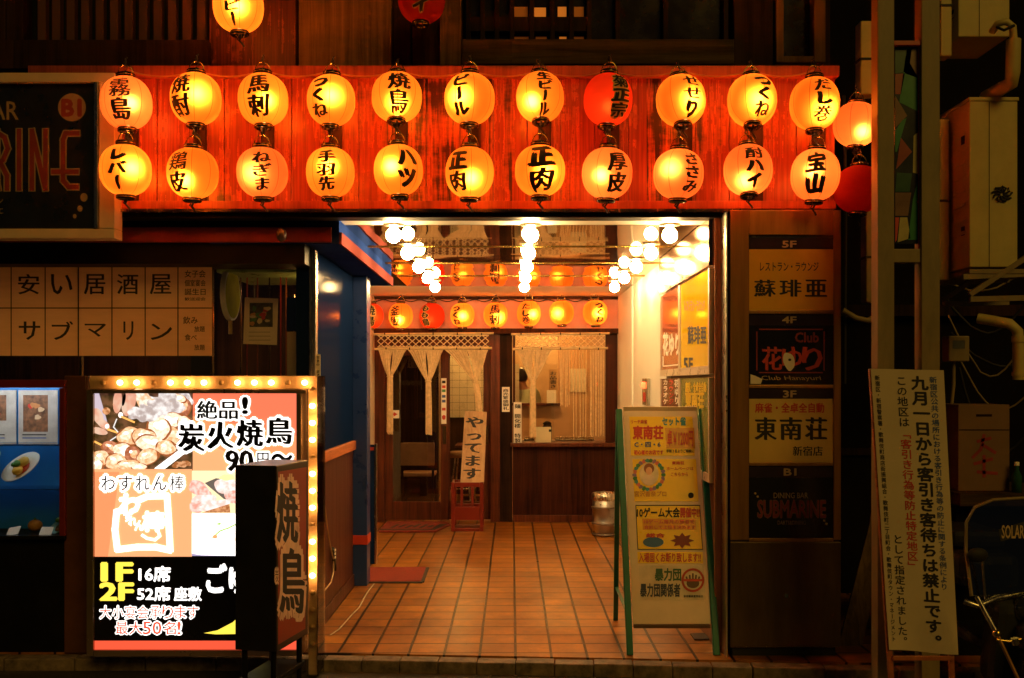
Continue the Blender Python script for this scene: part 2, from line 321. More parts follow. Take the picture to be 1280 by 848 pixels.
class Pl:                                # a flat sign face: draws prints on the plane through O with axes U, V
    def __init__(s, O, U, V):
        s.O, s.U, s.V = Vector(O), Vector(U), Vector(V); s.N = s.U.cross(s.V).normalized()
        if s.N.dot(Vector((0, 0, EYE)) - s.O) < 0: s.N = -s.N
    def pt(s, px, py, l):
        d = Vector(((px - 640) / F, 1, -(py - 479) / F)); c = Vector((0, 0, EYE))
        return c + d * ((s.O - c).dot(s.N) / d.dot(s.N)) + s.N * l * .0012
    def rect(s, mb, x0, y0, x1, y1, mat, l=1): return s.poly(mb, [(x0, y1), (x1, y1), (x1, y0), (x0, y0)], mat, l)
    def poly(s, mb, pts, mat, l=1): return mb.add([s.pt(x, y, l) for x, y in pts], [list(range(len(pts)))], mat)
    def ell(s, mb, cx, cy, rx, ry, mat, l=1, rot=0, wob=0, n=22):
        pts = []; ph = rnd.random() * 6; k1 = rnd.choice((2, 3)); 
        for i in range(n):
            t = 2 * math.pi * i / n; q = 1 + wob * (math.sin(k1 * t + ph) + .6 * math.sin(5 * t + 2 * ph)); a, b = rx * q * math.cos(t), ry * q * math.sin(t)
            pts.append((cx + a * math.cos(rot) - b * math.sin(rot), cy + a * math.sin(rot) + b * math.cos(rot)))
        return s.poly(mb, pts, mat, l)
    def line(s, mb, pts, w, mat, l=1):
        for (x0, y0), (x1, y1) in zip(pts, pts[1:]):
            l += .021; 
            L_ = math.hypot(x1 - x0, y1 - y0) or 1; ox, oy = -(y1 - y0) / L_ * w / 2, (x1 - x0) / L_ * w / 2; ex, ey = (x1 - x0) / L_ * w * .3, (y1 - y0) / L_ * w * .3
            s.poly(mb, [(x0 - ex + ox, y0 - ey + oy), (x1 + ex + ox, y1 + ey + oy), (x1 + ex - ox, y1 + ey - oy), (x0 - ex - ox, y0 - ey - oy)], mat, l)
    def text(s, mb, t, x0, y0, x1, y1, mat, l=2, bold=0., nib=0., out=0., omat=None, shear=0., rows=None):
        """t fitted into the box; bold thickens all round, nib thickens sideways strokes, out draws a rim of omat behind"""
        v, f = outline(t)
        if not v: return
        a0, a1 = min(p[0] for p in v), max(p[0] for p in v); b0, b1 = min(p[1] for p in v), max(p[1] for p in v)
        w, h = max(a1 - a0, .02), max(b1 - b0, .02)
        def strike(dx, dy, m, ll):
            vs = []
            for a, b in v:
                q = (a - a0 + dx) / w; r = (b - b0 + dy) / h
                vs.append(s.pt(x0 + q * (x1 - x0) + shear * (r - .5) * (y1 - y0), y1 + r * (y0 - y1), ll))
            mb.add(vs, f, m)
        if out:
            for k in range(10):
                an = 2 * math.pi * k / 10; strike(out * math.cos(an), out * math.sin(an), omat, l - .3 + .02 * k)
        st = [(0, 0)]
        if bold: st += [(bold * math.cos(2 * math.pi * k / 6), bold * math.sin(2 * math.pi * k / 6)) for k in range(6)]
        if nib: st += [(nib, -.3 * nib), (-nib, .3 * nib), (nib / 2, -.15 * nib), (-nib / 2, .15 * nib)]
        for k, (dx, dy) in enumerate(st): strike(dx, dy, mat, l + .04 * k)
    def vtext(s, mb, t, x0, y0, x1, y1, mat, l=2, bold=0., nib=0., lean=0., out=0., omat=None):
        """t set downwards, one character below the other; lean shifts the foot of the column sideways in pixels"""
        n = len(t); ch = (y1 - y0) / n
        for i, c in enumerate(t):
            if c == ' ': continue
            v, f = outline(c)
            rot = c in 'ー〜「」（）・-' and c != '・'
            def strike(dx, dy, m, ll):
                vs = []
                for a, b in v:
                    a2, b2 = a - .5 + dx, b - .38 + dy
                    if rot: a2, b2 = b2, -a2
                    if c in '。、': a2, b2 = a2 + .55, b2 + .55
                    vs.append(s.pt((x0 + x1) / 2 + lean * ((i + .5 - b2) / n) + a2 * (x1 - x0), y0 + (i + .5 - b2 * .96) * ch, ll))
                mb.add(vs, f, m)
            if out:
                for k in range(8): strike(out * math.cos(k * math.pi / 4), out * math.sin(k * math.pi / 4), omat, l - .3 + .02 * k)
            st = [(0, 0)]
            if bold: st += [(bold * math.cos(2 * math.pi * k / 5), bold * math.sin(2 * math.pi * k / 5)) for k in range(5)]
            if nib: st += [(nib, -.3 * nib), (-nib, .3 * nib)]
            for k, (dx, dy) in enumerate(st): strike(dx, dy, mat, l + .04 * k)
def flatY(Y): return Pl((0, Y, 1), (1, 0, 0), (0, 0, 1))

# ------------------------------------------------------------------ ground, kerb, floor
FRONT = [(-3.6, 5.62), (-1.25, 5.62), (1.3, 5.45), (3.6, 5.3)]
g = MB(); g.box(-40, 40, -40, 60, -.30, -.074, asph); struct('road', g)
g = MB()
for k in range(14):
    x0 = -4.6 + k * .66
    g.box(x0 + .004, x0 + .656, 4.6, 5.27, -.078, -.064 - .002 * (k % 3), pav, .004)
struct('pavement', g)
g = MB()
for i in range(12):
    for j in range(3):
        (xa, ya), (xb, yb) = FRONT[j], FRONT[j + 1]
        a, b = i / 12, (i + 1) / 12
        if j != 1 and i % 2: continue
        if j != 1: b = (i + 2) / 12
        p0 = Vector((xa + (xb - xa) * a, ya + (yb - ya) * a, 0)); p1 = Vector((xa + (xb - xa) * b, ya + (yb - ya) * b, 0))
        d = (p1 - p0); nrm = Vector((d.y, -d.x, 0)).normalized(); dz = rnd.uniform(-.004, .002)
        g.obox((p0 + p1) / 2 + nrm * .055 + Vector((0, 0, -.05 + dz)), d / 2 * .985, nrm * .05, (0, 0, .045), stone, .008)
struct('kerb', g)
g = MB()
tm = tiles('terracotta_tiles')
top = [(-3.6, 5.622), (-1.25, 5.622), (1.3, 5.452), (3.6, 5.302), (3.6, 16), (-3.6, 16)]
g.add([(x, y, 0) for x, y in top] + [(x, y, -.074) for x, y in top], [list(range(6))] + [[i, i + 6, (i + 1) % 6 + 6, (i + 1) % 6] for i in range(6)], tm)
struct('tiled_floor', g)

# ------------------------------------------------------------------ lantern building
bld = thing('restaurant_building', (0, 8, 0), 'wooden yakitori restaurant with a red boarded front above a tiled entrance hall', 'building')
YB = 5.62
m = MB(); zb0, zb1 = Z(262, YB), Z(90, YB)
x = X(70, YB)
while x < X(1044, YB) - .02:
    x1 = min(x + .19, X(1044, YB)); m.box(x + .0015, x1 - .0015, YB + rnd.uniform(0, .004), YB + .04, zb0, zb1, board, .003); x = x1
m.build('plank_board', bld)
m = MB(); m.box(X(40, YB), X(1046, YB), YB - .05, YB + .04, Z(95, YB - .05), Z(82, YB - .05), rail_m, .004); m.build('top_rail', bld)
m = MB(); m.box(X(140, YB), X(1044, YB), YB - .02, YB - .001, Z(262, YB), Z(252, YB), rail_m, .003); m.build('bottom_rail', bld)
m = MB(); m.box(X(143, YB), X(925, YB), YB - .035, YB + .3, Z(266.5, YB), Z(262.5, YB), bronze); m.build('metal_drip_edge', bld)
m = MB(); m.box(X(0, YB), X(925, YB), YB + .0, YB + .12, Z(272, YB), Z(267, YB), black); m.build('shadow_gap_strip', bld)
# upper storey
YU = 5.72
m = MB()
m.box(X(-80, YU), X(1046, YU), YU + .12, YU + .3, Z(92, YU), 4.6, dwood); m.build('upper_wall', bld)
m = MB(); m.box(X(-80, YU), X(262, YU), YU - .03, YU + .12, Z(88, YU), Z(52, YU), dwood, .004); m.build('sill_beam', bld)
m = MB(); m.box(X(260, YU), X(368, YU), YU + .03, YU + .119, Z(83, YU), 4.6, planks('red_brown_boards', (.012, .003, .0015), (.24, .055, .02), rough=.5, lo=.86, hi=1.2, mid=(.085, .018, .007), fine=.6, grain=(15, 15, .55), blotch=.85, bsc=2.6, spec=.2)); m.build('red_boarding', bld)
m = MB(); m.box(X(371, YU), X(488, YU), YU + .05, YU + .119, Z(80, YU), 4.6, pwood, .003); m.build('pale_board', bld)
m = MB()
for a, b in ((490, 512), (514, 549)): m.box(X(a, YU), X(b, YU), YU + .06, YU + .119, Z(83, YU), 4.6, dwood, .003)
m.build('dark_boarding', bld)
m = MB(); m.box(X(550, YU), X(577, YU), YU - .02, YU + .119, Z(83, YU), 4.6, wwood, .006); m.build('weathered_post', bld)
m = MB(); m.box(X(578, YU), X(916, YU), YU - .04, YU + .119, Z(83, YU), Z(52, YU), hbeam, .006); m.build('weathered_beam', bld)
m = MB(); m.box(X(917, YU), X(966, YU), YU - .01, YU + .119, Z(83, YU), 4.6, dwood, .004); m.build('dark_post', bld)
m = MB()
for a, b in ((-60, 8), (9, 30)): m.box(X(a, YU), X(b, YU), YU - .01, YU + .119, Z(51, YU), 4.6, dwood, .004)
m.build('corner_post', bld)
wl = MB(); wl.box(X(32, YU), X(258, YU), YU + .08, YU + .118, Z(51, YU), 4.4, black); wl = wl.build('slatted_window', bld)
m = MB()
for k in range(12):
    px = 44 + k * 18.2; m.box(X(px, YU), X(px + 10, YU), YU + .03, YU + .075, Z(51, YU), 4.4, pm('reddish_slat', (.075, .022, .013), .6))
m.build('slats', wl)
wl = MB(); wl.box(X(580, YU), X(914, YU), YU + .085, YU + .118, Z(50, YU), 4.4, pm('dark_pane', (.02, .012, .008), .15)); wl = wl.build('lattice_window', bld)
m = MB()
for px in (582, 600, 618, 637, 662, 688, 712, 734, 770, 830, 906): m.box(X(px, YU), X(px + 6, YU), YU + .03, YU + .082, Z(50, YU), 4.4, dwood, .003)
for py in (-60, -22, 18, 46): m.box(X(582, YU), X(740, YU), YU + .04, YU + .078, Z(py + (18 if py == 18 else 5), YU), Z(py, YU), dwood)
m.build('lattice', wl)
lit = em('lit_pane', (1, .26, .025), .22); lit2 = em('dim_pane', (1, .22, .02), .03)
m = MB()
for a, b, c, d, q in ((668, 683, 3, 17, lit), (698, 709, 2, 17, lit), (642, 660, 2, 17, lit2), (715, 731, 2, 17, lit2), (700, 709, 40, 46, lit), (642, 661, 40, 46, lit2), (670, 684, 40, 46, lit2), (715, 731, 40, 46, lit2)):
    m = MB(); m.box(X(a, YU), X(b, YU), YU + .0825, YU + .084, Z(d, YU), Z(c, YU), q); m.build('lit_pane', wl)
wl = MB(); wl.box(X(976, YU), X(1022, YU), YU + .06, YU + .115, Z(72, YU), 4.4, pm('dark_pane', (.02, .012, .008), .15)); wl = wl.build('narrow_window', bld)
m = MB(); 
for a, b in ((969, 978), (1016, 1030)): m = MB(); m.box(X(a, YU), X(b, YU), YU - .03, YU + .119, Z(80, YU), 4.4, pwood, .004); m.build('frame_post', wl)
m = MB(); m.box(X(978, YU) + .001, X(1016, YU) - .001, YU - .025, YU + .119, Z(80, YU), Z(72, YU), pwood, .003); m.build('frame', wl)
cols_u = [160, 245, 329, 414, 496, 587, 675, 760, 851, 939, 1017]
for c in cols_u: m = MB(); m.box(X(c - 2, YB), X(c + 14, YB), YB - .018, YB - .002, Z(252, YB), Z(110, YB), dwood, .003); m.build('batten', bld)

# entrance hall
HB = 10.95; ZC = 2.46
m = MB(); m.box(-1.02, 1.3, 5.745, 5.95, ZC + .006, ZC + .1, white); m.box(-1.6, 1.3, 9.72, 11.1, ZC + .006, ZC + .1, white); m.box(-2.4, -1.02, 5.75, 9.72, ZC + .008, ZC + .1, darkm)
cl = m.build('ceiling', bld)
mir = mirror('ceiling_mirror', (.52, .42, .32), .035, .10, 1.6)
m = MB()
for k in range(4):
    y0 = 5.95 + k * .9425
    m.box(-1.02, 1.175, y0 + .004, y0 + .9385, ZC + .004, ZC + .09, mir)
m.build('mirror_panels', cl)
m = MB()
for k in range(1, 4):
    m = MB(); m.cyl((-1.0, 5.95 + k * .9425, ZC + .002), (1.17, 5.95 + k * .9425, ZC + .002), .0055, brass, n=10); m.build('brass_strip', cl)
m = MB(); m.box(-1.75, -1.0, 5.76, 8.25, 2.325, 2.465, bluel); 
m.build('blue_soffit', bld)
m = MB(); m.box(-1.0, -.985, 5.76, 8.25, 2.322, 2.392, pm('orange_fascia', (.2, .055, .055), .6, spec=.0, var=.05)); m.build('fascia_strip', bld)
m = MB(); m.box(1.17, 1.3, 7.3, HB + .2, 0, ZC + .004, white); m.box(1.155, 1.1695, 9.6, HB, 0, ZC - .002, white); m.build('right_wall', bld)
m = MB(); m.box(1.165, 1.3, 5.67, 7.3, 0, ZC + .004, pm('brown_wall', (.2, .07, .032), .4, var=.15)); m.build('right_wall_front', bld)
def aniso(m):                            # brushed level: highlights smear upwards
    nt = m.node_tree; b = nt.nodes['Principled BSDF']; b.inputs['Anisotropic'].default_value = .7; b.inputs['Anisotropic Rotation'].default_value = .25
    tg = nn(nt, 'Tangent', direction_type='RADIAL', axis='Z'); nt.links.new(tg.outputs[0], b.inputs['Tangent']); return m
fz0, fz1 = 2.19, ZC
m = MB(); m.box(1.12, 1.164, 5.668, 7.58, fz0, fz1, aniso(pm('polished_fascia', (.36, .18, .10), .12, 1, var=.1, rvar=.02))); m.build('polished_fascia', bld)
m = MB(); m.box(-1.62, -1.5, 8.42, HB + .1, 0, ZC + .004, cream); m.build('left_wall', bld)
m = MB(); m.box(-2.6, -1.62, 8.45, 8.55, 0, ZC, darkm); m.box(-2.6, -2.5, 7.75, 8.45, 0, ZC, darkm); m.build('stairwell_wall', bld)
# back lantern board and lintel
m = MB(); m.box(-1.5, 1.154, 10.86, HB + .1, 2.115, ZC + .004, pm('mauve_board', (.42, .23, .2), .45, var=.12)); m.build('back_lantern_board', bld)
m = MB(); m.box(-1.5, 1.154, 10.83, 10.858, 2.43, ZC + .002, dwood); m.box(-1.5, 1.154, 10.80, HB + .08, 2.055, 2.113, dwood, .004); m.build('lintel', bld)
# shopfront at the back of the hall
YD = 10.9
m = MB()
for a, b in ((466, 481), (613, 625)): m.box(X(a, YD), X(b, YD), YD - .03, YD + .08, 0, 2.054, door_w, .004)
m.box(X(481, YD), X(613, YD), YD - .02, YD + .08, 1.93, 2.054, door_w, .004)
m.build('door_frame', bld)
def sliding_door(p0, p1, y, stile):
    d = MB(); d.box(X(p0, YD), X(p0 + stile, YD), y, y + .035, .02, 1.92, door_w, .003); d.box(X(p1 - stile, YD), X(p1, YD), y, y + .035, .02, 1.92, door_w, .003)
    d.box(X(p0 + stile, YD) + .001, X(p1 - stile, YD) - .001, y + .002, y + .033, .02, .22, door_w, .003); d.box(X(p0 + stile, YD) + .001, X(p1 - stile, YD) - .001, y + .002, y + .033, 1.82, 1.92, door_w, .003)
    o = d.build('sliding_door', bld)
    g_ = MB(); g_.box(X(p0 + stile, YD), X(p1 - stile, YD), y + .014, y + .02, .22, 1.82, win_g); g_.build('pane', o)
    h = MB(); h.box(X(p1 - stile * .75, YD), X(p1 - stile * .3, YD), y - .006, y - .0005, .85, 1.05, bronze, .002); h.build('handle', o)
    return o
sliding_door(481, 561, YD, 10); sliding_door(553, 613, YD + .045, 9)
m = MB(); m.box(X(625, YD), X(640.5, YD), YD - .01, HB + .06, 0, 2.054, dwood, .004); m.build('dark_post', bld)
m = MB(); m.box(X(641, YD), 1.153, YD, HB + .05, .06, Z(558, YD), dpanel); m.box(X(641, YD), 1.153, YD - .02, YD - .001, .0, .075, door_w, .004)
for px in (672, 704, 736): m.box(X(px, YD), X(px + 1.2, YD), YD - .006, YD - .0005, .08, Z(560, YD), dpanel)
m.build('lower_panel', bld)
wd = MB(); wd.box(X(638, YD), 1.153, YD - .1, YD + .06, Z(558, YD), Z(553.5, YD), door_w, .004); wd = wd.build('serving_window', bld)
m = MB(); m.box(X(757, YD), 1.153, YD, YD + .05, Z(553, YD), 2.054, dpanel); m.box(X(641, YD), X(644, YD), YD, YD + .05, Z(553, YD), 2.054, dpanel); m.build('frame', wd)
m = MB(); m.box(X(644, YD), X(757, YD), YD + .02, YD + .026, Z(553, YD), 2.054, win_g); m.build('pane', wd)
# inside the restaurant
warm = pm('warm_plaster', (.55, .36, .2), .6, var=.1)
m = MB(); m.box(-2.4, 2.4, 15.3, 15.4, 0, 2.6, warm); m.box(-2.5, -2.4, 11.1, 15.4, 0, 2.6, dwood); m.box(2.4, 2.5, 11.1, 15.4, 0, 2.6, warm)
m.box(-2.5, 2.5, 11.1, 15.4, 2.6, 2.68, pm('dining_ceiling', (.3, .2, .12), .7)); m.build('dining_room_wall', bld)
m = MB(); m.box(X(486, 12.6), X(548, 12.6), 12.6, 12.68, 0, 2.6, dwood); m.build('dark_partition', bld)
YK = 12.9
m = MB(); m.box(X(640, YK), X(770, YK), YK, YK + .06, 0, Z(505, YK), pm('orange_counter_front', (.5, .27, .12), .5, var=.1)); m.box(X(698, YK), X(770, YK), YK, YK + .06, Z(505, YK), 2.6, pm('orange_counter_front', (.5, .27, .12), .5))
m.box(X(640, YK), X(697.5, YK), YK - .01, YK + .07, Z(455, YK), 2.6, warm); m.box(X(640, YK), X(700, YK), YK - .08, YK + .2, Z(507, YK), Z(504, YK), door_w, .003); m.build('kitchen_counter_wall', bld)
tl = pm('kitchen_tiles', (.5, .44, .33), .3, var=.06)
m = MB()
for i in range(10):
    for j in range(9): m.box(X(556, 13.6) + i * .102, X(556, 13.6) + i * .102 + .098, 13.6, 13.62, 1.05 + j * .102, 1.05 + j * .102 + .098, tl)
m.box(X(556, 13.6), X(640, 13.6), 13.622, 13.7, 0, 2.6, dwood); m.build('tiled_kitchen_wall', bld)
# jambs of the hall mouth
m = MB(); m.box(X(892.5, 5.66), X(905, 5.66), 5.64, 5.662, 0, Z(268, YB) - .004, pm('brown_jamb', (.34, .16, .065), .4, 0, var=.2, stretch=(8, 8, .5)), .004); m.build('bronze_jamb', bld)
m = MB(); m.box(1.186, 1.1945, 5.515, 5.637, 0, Z(268, YB) - .004, pm('chrome', (.85, .78, .62), .3, 1, var=.05), .002); m.build('steel_jamb', bld)

# ------------------------------------------------------------------ lanterns
RL, HL = .134, .138
def shell_r(z, e=2.25): return RL * max(0, 1 - abs(z / HL) ** e) ** (1 / e)
SEAM = {}
def shell_mesh(name, mat):
    b = MB(); zs = [-.93 + 1.86 * i / 26 for i in range(27)]; n = 48; vs = []
    for i, q in enumerate(zs):
        q = math.sin(q * math.pi / 2) if abs(q) < 2 else q
        q = max(-.955, min(.955, q)); r = shell_r(q * HL)
        rib = 1 - .004 * (i % 2)
        for k in range(n):
            g_, h_ = divmod(k, 6); sm = .985 if h_ == 0 else 1
            t = 2 * math.pi * (g_ + (-.018, .018, .23, .42, .62, .81)[h_]) / 8 + .2
            if h_ < 2: sm = .988
            vs.append((r * rib * sm * math.cos(t), r * rib * sm * math.sin(t), q * HL))
    for sel, mt in ((lambda k: k % 6 == 0, SEAM.get(name, mat)), (lambda k: k % 6, mat)):
        b.add(vs, [(i * n + k, i * n + (k + 1) % n, (i + 1) * n + (k + 1) % n, (i + 1) * n + k) for i in range(26) for k in range(n) if sel(k)], mt, True)
    return b
papers = {'yellow': paper('yellow_lantern_paper', (.98, .5, .11), (.4, .13, .03), .62), 'pale': paper('pale_lantern_paper', (.95, .46, .20), (.46, .2, .1), .45),
          'red': paper('red_lantern_paper', (.9, .11, .035), (.75, .08, .028), .12)}
bulb_m = {'yellow': em('lantern_bulb_bright', (1, .315, .06), 100), 'pale': em('lantern_bulb', (1, .275, .062), 74), 'red': em('added_dim_bulb', (1, .3, .08), 17)}  # the dim bulb is added to brighten red lanterns that look unlit
SEAM.update(shellyellow=paper('yellow_seam', (.55, .2, .03), (.3, .1, .02), .1), shellpale=paper('pale_seam', (.55, .17, .06), (.3, .1, .04), .1))
PROTO = {}
def part(name, key, make, parent, mirror_=None):
    """one mesh per kind of part, shared by all lanterns"""
    if key not in PROTO:
        o = make().build(name, parent, local=True); PROTO[key] = o
    else:
        o = PROTO[key].copy(); C.objects.link(o); o.parent = parent
    o.name = name
    return o
def cap(zz, s):
    b = MB(); pr = [(.046, 0), (.05, .004 * s), (.05, .02 * s), (.041, .026 * s), (.03, .022 * s), (.03, .004 * s)]
    b.lathe([(r, zz + z) for r, z in pr], (0, 0, 0), blackcap, 20); b.lathe([(.0501, zz + .011 * s), (.0515, zz + .0125 * s), (.0501, zz + .014 * s)], (0, 0, 0), brass, 20); return b
def hanger():
    b = MB(); zt = HL + .01
    b.tube([(.042 * math.cos(t), 0, zt + .055 * math.sin(t)) for t in [math.pi * i / 12 for i in range(13)]], .0028, brass, 6)
    b.tube([(0, 0, zt + .053), (.006, 0, zt + .068), (0, .004, zt + .085), (-.005, .02, zt + .092)], .004, wire, 6)
    b.tube([(0, .0, zt + .02), (.012, .004, zt + .045), (-.008, .01, zt + .07), (.004, .02, zt + .1)], .0045, ink, 6); return b
def tail():
    b = MB(); z0 = -HL - .012
    b.tube([(0, 0, z0 + .02), (.006, -.004, z0 - .012), (-.004, .006, z0 - .03), (.014, .01, z0 - .05), (.02, .012, z0 - .062)], .006, ink, 6)
    b.tube([(0, 0, z0), (-.014, .004, z0 - .024), (.006, .008, z0 - .038)], .0045, ink, 6); return b
RIMS = [(.11 * math.cos(k * math.pi / 5), .11 * math.sin(k * math.pi / 5)) for k in range(10)] + [(0, 0), (.04, -.02), (-.04, .02), (.03, .03), (-.03, -.03)]
rimm = pm('pale_letter_rim', (.8, .5, .14), .6)
def letter_mesh(text, uoff, scale=1., rim=False, drop=0.):
    b = MB(); n = len(text); total = HL * 1.62 * scale; chh = total / n; cw = min(.142 if n < 3 else .122, chh * (1.1 if n < 3 else 1.5)) * scale
    for i, c in enumerate(text):
        v, f = outline(c)
        cz = total / 2 - (i + .5) * chh - drop
        bm = bmesh.new(); bv = [bm.verts.new((a, q, 0)) for a, q in v]
        for t in f:
            try: bm.faces.new([bv[k] for k in t])
            except ValueError: pass
        bmesh.ops.triangulate(bm, faces=bm.faces[:])
        for _ in range(3):
            lg = [e for e in bm.edges if e.calc_length() > .14]
            if not lg: break
            bmesh.ops.subdivide_edges(bm, edges=lg, cuts=1, use_grid_fill=False); bmesh.ops.triangulate(bm, faces=[q for q in bm.faces if len(q.verts) > 3])
        bm.verts.index_update()
        th_ = .8 if c in 'せ巻' else 1.5 if len(v) < 26 else 1.12 if len(v) < 45 else max(.48, 1.08 - (len(v) - 45) / 140); tv_ = 1 if len(v) < 45 else .45
        rot = c == 'ー'; jit = rnd.uniform(-.03, .03); ph = rnd.random() * 6
        for k, (dx, dy) in enumerate(RIMS if rim else ((0, 0), (.055, -.022), (-.055, .022), (.028, .022), (-.028, -.022), (.04, -.04), (-.04, .04))):
            if not rim or k >= 10: dx, dy = dx * th_, dy * th_ * tv_
            vs = []
            for q in bm.verts:
                a, d = q.co.x - .5 + dx, q.co.y - .38 + dy
                if rot: a, d = d, -a
                d += .1 * a + .018 * math.sin(5 * a + ph); a += .02 * math.sin(6 * d + ph) + jit * d
                u, z = a * cw + uoff * RL, cz + d * chh
                r = shell_r(z) + .0012 + .00012 * k + (.002 if rim and k >= 10 else 0); th = u / RL
                vs.append((r * math.sin(th), -r * math.cos(th), z))
            b.add(vs, [[w_.index for w_ in q.verts] for q in bm.faces], rimm if rim and k < 10 else ink)
        bm.free()
    return b
def lantern(px, py, Y, kind, text, label, group, uoff=0., tilt=0., size=1., lit=True, scale=1., hang=True, tail_=True):
    c = W(px, py, Y)
    t = thing('paper_lantern', c, label, 'lantern', group)
    t.scale = [size * rnd.uniform(.97, 1.03) for _ in range(3)]; t.rotation_euler = (R(tilt), R(rnd.uniform(-2.5, 2.5)), R(rnd.uniform(-6, 6)))
    part('shell', 'shell' + kind, lambda: shell_mesh('shell' + kind, papers[kind]), t)
    part('cap', 'captop', lambda: cap(HL * .955, 1), t); part('cap', 'capbot', lambda: cap(-HL * .955, -1), t)
    if hang: part('hanger', 'hanger', hanger, t)
    if tail_: part('tie_cord', 'tail', tail, t)
    if lit:
        o = part('bulb', 'bulb' + kind, lambda: MB().ball((0, 0, 0), .028, bulb_m[kind], 10), t)
        o.location = (rnd.uniform(-.045, .055), rnd.uniform(-.035, .02), rnd.uniform(-.05, .03))
    if text: letter_mesh(text, uoff, scale, kind == 'red', .018 if tilt < -5 else .003).build('lettering', t, local=True)
    return t
GU, GL2 = 'lanterns in the upper row on the red boards', 'lanterns in the lower row on the red boards'
up = [(158, 129, '霧島', 'pale', .1, 0), (245, 124, '焼酎', 'yellow', -.42, 0), (329, 125, '馬刺', 'yellow', .08, 0), (414, 126, 'つくね', 'yellow', -.28, 0), (496, 122, '焼鳥', 'yellow', .25, -12),
      (587, 124, 'ビール', 'yellow', -.4, 0), (675, 122, '生ビール', 'yellow', .22, -10), (760, 125, '菊正宗', 'red', .5, 0), (851, 126, 'せせり', 'yellow', .36, -12), (940, 126, 'つくね', 'yellow', .22, -12), (1018, 130, 'だし巻', 'yellow', 0, 0)]
ud = ['pale', 'yellow', 'yellow', 'yellow', 'forward tipped yellow', 'yellow', 'yellow', 'glowing red', 'tipped yellow', 'tipped yellow', 'yellow']
nxt = ['in the upper row beside the bar board', '', '', 'fourth from the left of the upper row', '', '', '', 'in the upper row', '', 'tenth from the left of the upper row', 'at the right end of the upper row']
for i, (px, py, tx, kd, uo, ti) in enumerate(up):
    lantern(px, py, 5.42, kd, tx, f'{ud[i]} paper lantern lettered {tx} hanging {nxt[i] or "in the upper row of the red boards"}', GU, uo, ti, scale=1. if len(tx) < 4 else 1.06)
lo = [(157, 213, 'レバー', 'yellow', .1, 4), (241, 217, '鶏皮', 'yellow', -.4, 4), (328, 216, 'ねぎま', 'pale', .28, 4), (413, 216, '手羽先', 'yellow', .05, 2), (498, 213, 'ハツ', 'yellow', .5, 2),
      (587, 216, '正肉', 'yellow', -.42, 4), (675, 214, '正肉', 'yellow', .05, 0), (759, 217, '厚皮', 'pale', .3, 4), (848, 218, 'ささみ', 'pale', .4, 4), (935, 213, '酎ハイ', 'pale', .12, -8), (1019, 219, '宝山', 'pale', -.2, 4)]
nl = ['at the left end of the lower row', '', '', '', '', 'below the ビール lantern', 'below the 生ビール lantern', 'below the red 菊正宗 lantern', '', '', 'at the right end of the lower row']
for i, (px, py, tx, kd, uo, ti) in enumerate(lo):
    lantern(px, py, 5.42, kd, tx, f'{"pale" if kd == "pale" else "yellow"} paper lantern lettered {tx} hanging {nl[i] or "in the lower row of the red boards"}', GL2, uo, ti, scale=1.1 if i == 6 else .97)
lantern(1070, 156, 5.5, 'pale', '', 'glowing orange lantern without writing beside the steel posts', 'lanterns right of the red boards', size=.9)
t = lantern(1073, 237, 5.55, 'red', '', 'dark red unlit lantern without writing below the plain glowing one', 'lanterns right of the red boards', size=.98, lit=False)
lantern(298, 8, 5.42, 'yellow', 'ホッピー', 'yellow lantern lettered ホッピー high on the red boarding, cut off by the top edge', 'lanterns on the upper storey', -.12, 2, scale=1.1)
lantern(527, -2, 5.5, 'red', '酎ハイ', 'unlit red lantern lettered ハイ high on the dark boarding upstairs', 'lanterns on the upper storey', .1, 0, lit=False, tail_=False)
GB = 'small lanterns in the row above the back doorway'
bk = [(464, 395, '焼鳥', 'red', .1), (501, 395, '釜飯', 'yellow', -.45), (540, 395, 'もも鳥', 'red', -.5), (578, 394, 'つくね', 'yellow', -.55), (619.5, 394, '馬刺', 'yellow', -.08), (661, 392, 'たし巻', 'yellow', -.35), (702, 391, '', 'yellow', 0), (744, 391, 'つくね', 'yellow', .25)]
bl = ['red lantern lettered 焼鳥 half hidden behind the blue column', 'yellow lantern lettered 釜飯 above the left rope curtain', 'red lantern lettered sideways above the left rope curtain', 'yellow lantern lettered つくね above the left rope curtain', 'yellow lantern lettered 馬刺 above the dark post between the curtains',
      'yellow lantern lettered たし巻 above the serving window', 'yellow lantern with no writing showing above the serving window', 'yellow lantern lettered つくね beside the white wall above the serving window']
for (px, py, tx, kd, uo), lb in zip(bk, bl):
    lantern(px, py, 10.66, kd, tx, lb, GB, uo, rnd.uniform(-3, 3), size=.98, tail_=False)
m = MB()
pts = []
for i in range(len(cols_u) - 1):
    a, b = W(cols_u[i], 88, 5.52), W(cols_u[i + 1], 88, 5.52)
    for k in range(8):
        q = k / 8; p = a.lerp(b, q); p.z -= .035 * 4 * q * (1 - q); pts.append(p)
pts.append(W(cols_u[-1], 88, 5.52)); m.tube(pts, .004, pm('amber_cable', (.35, .16, .04), .4), 6)
tag(m.build('power_cable'), 'thin cable looping along the rail above the upper lanterns', 'cable')
m = MB(); m.tube([W(462 + 4 * k, 376 + (1.2 * math.sin(k * 1.1)), 10.72) for k in range(74)], .006, ink, 6)
tag(m.build('power_cable'), 'dark cable along the top of the back lantern row', 'cable')

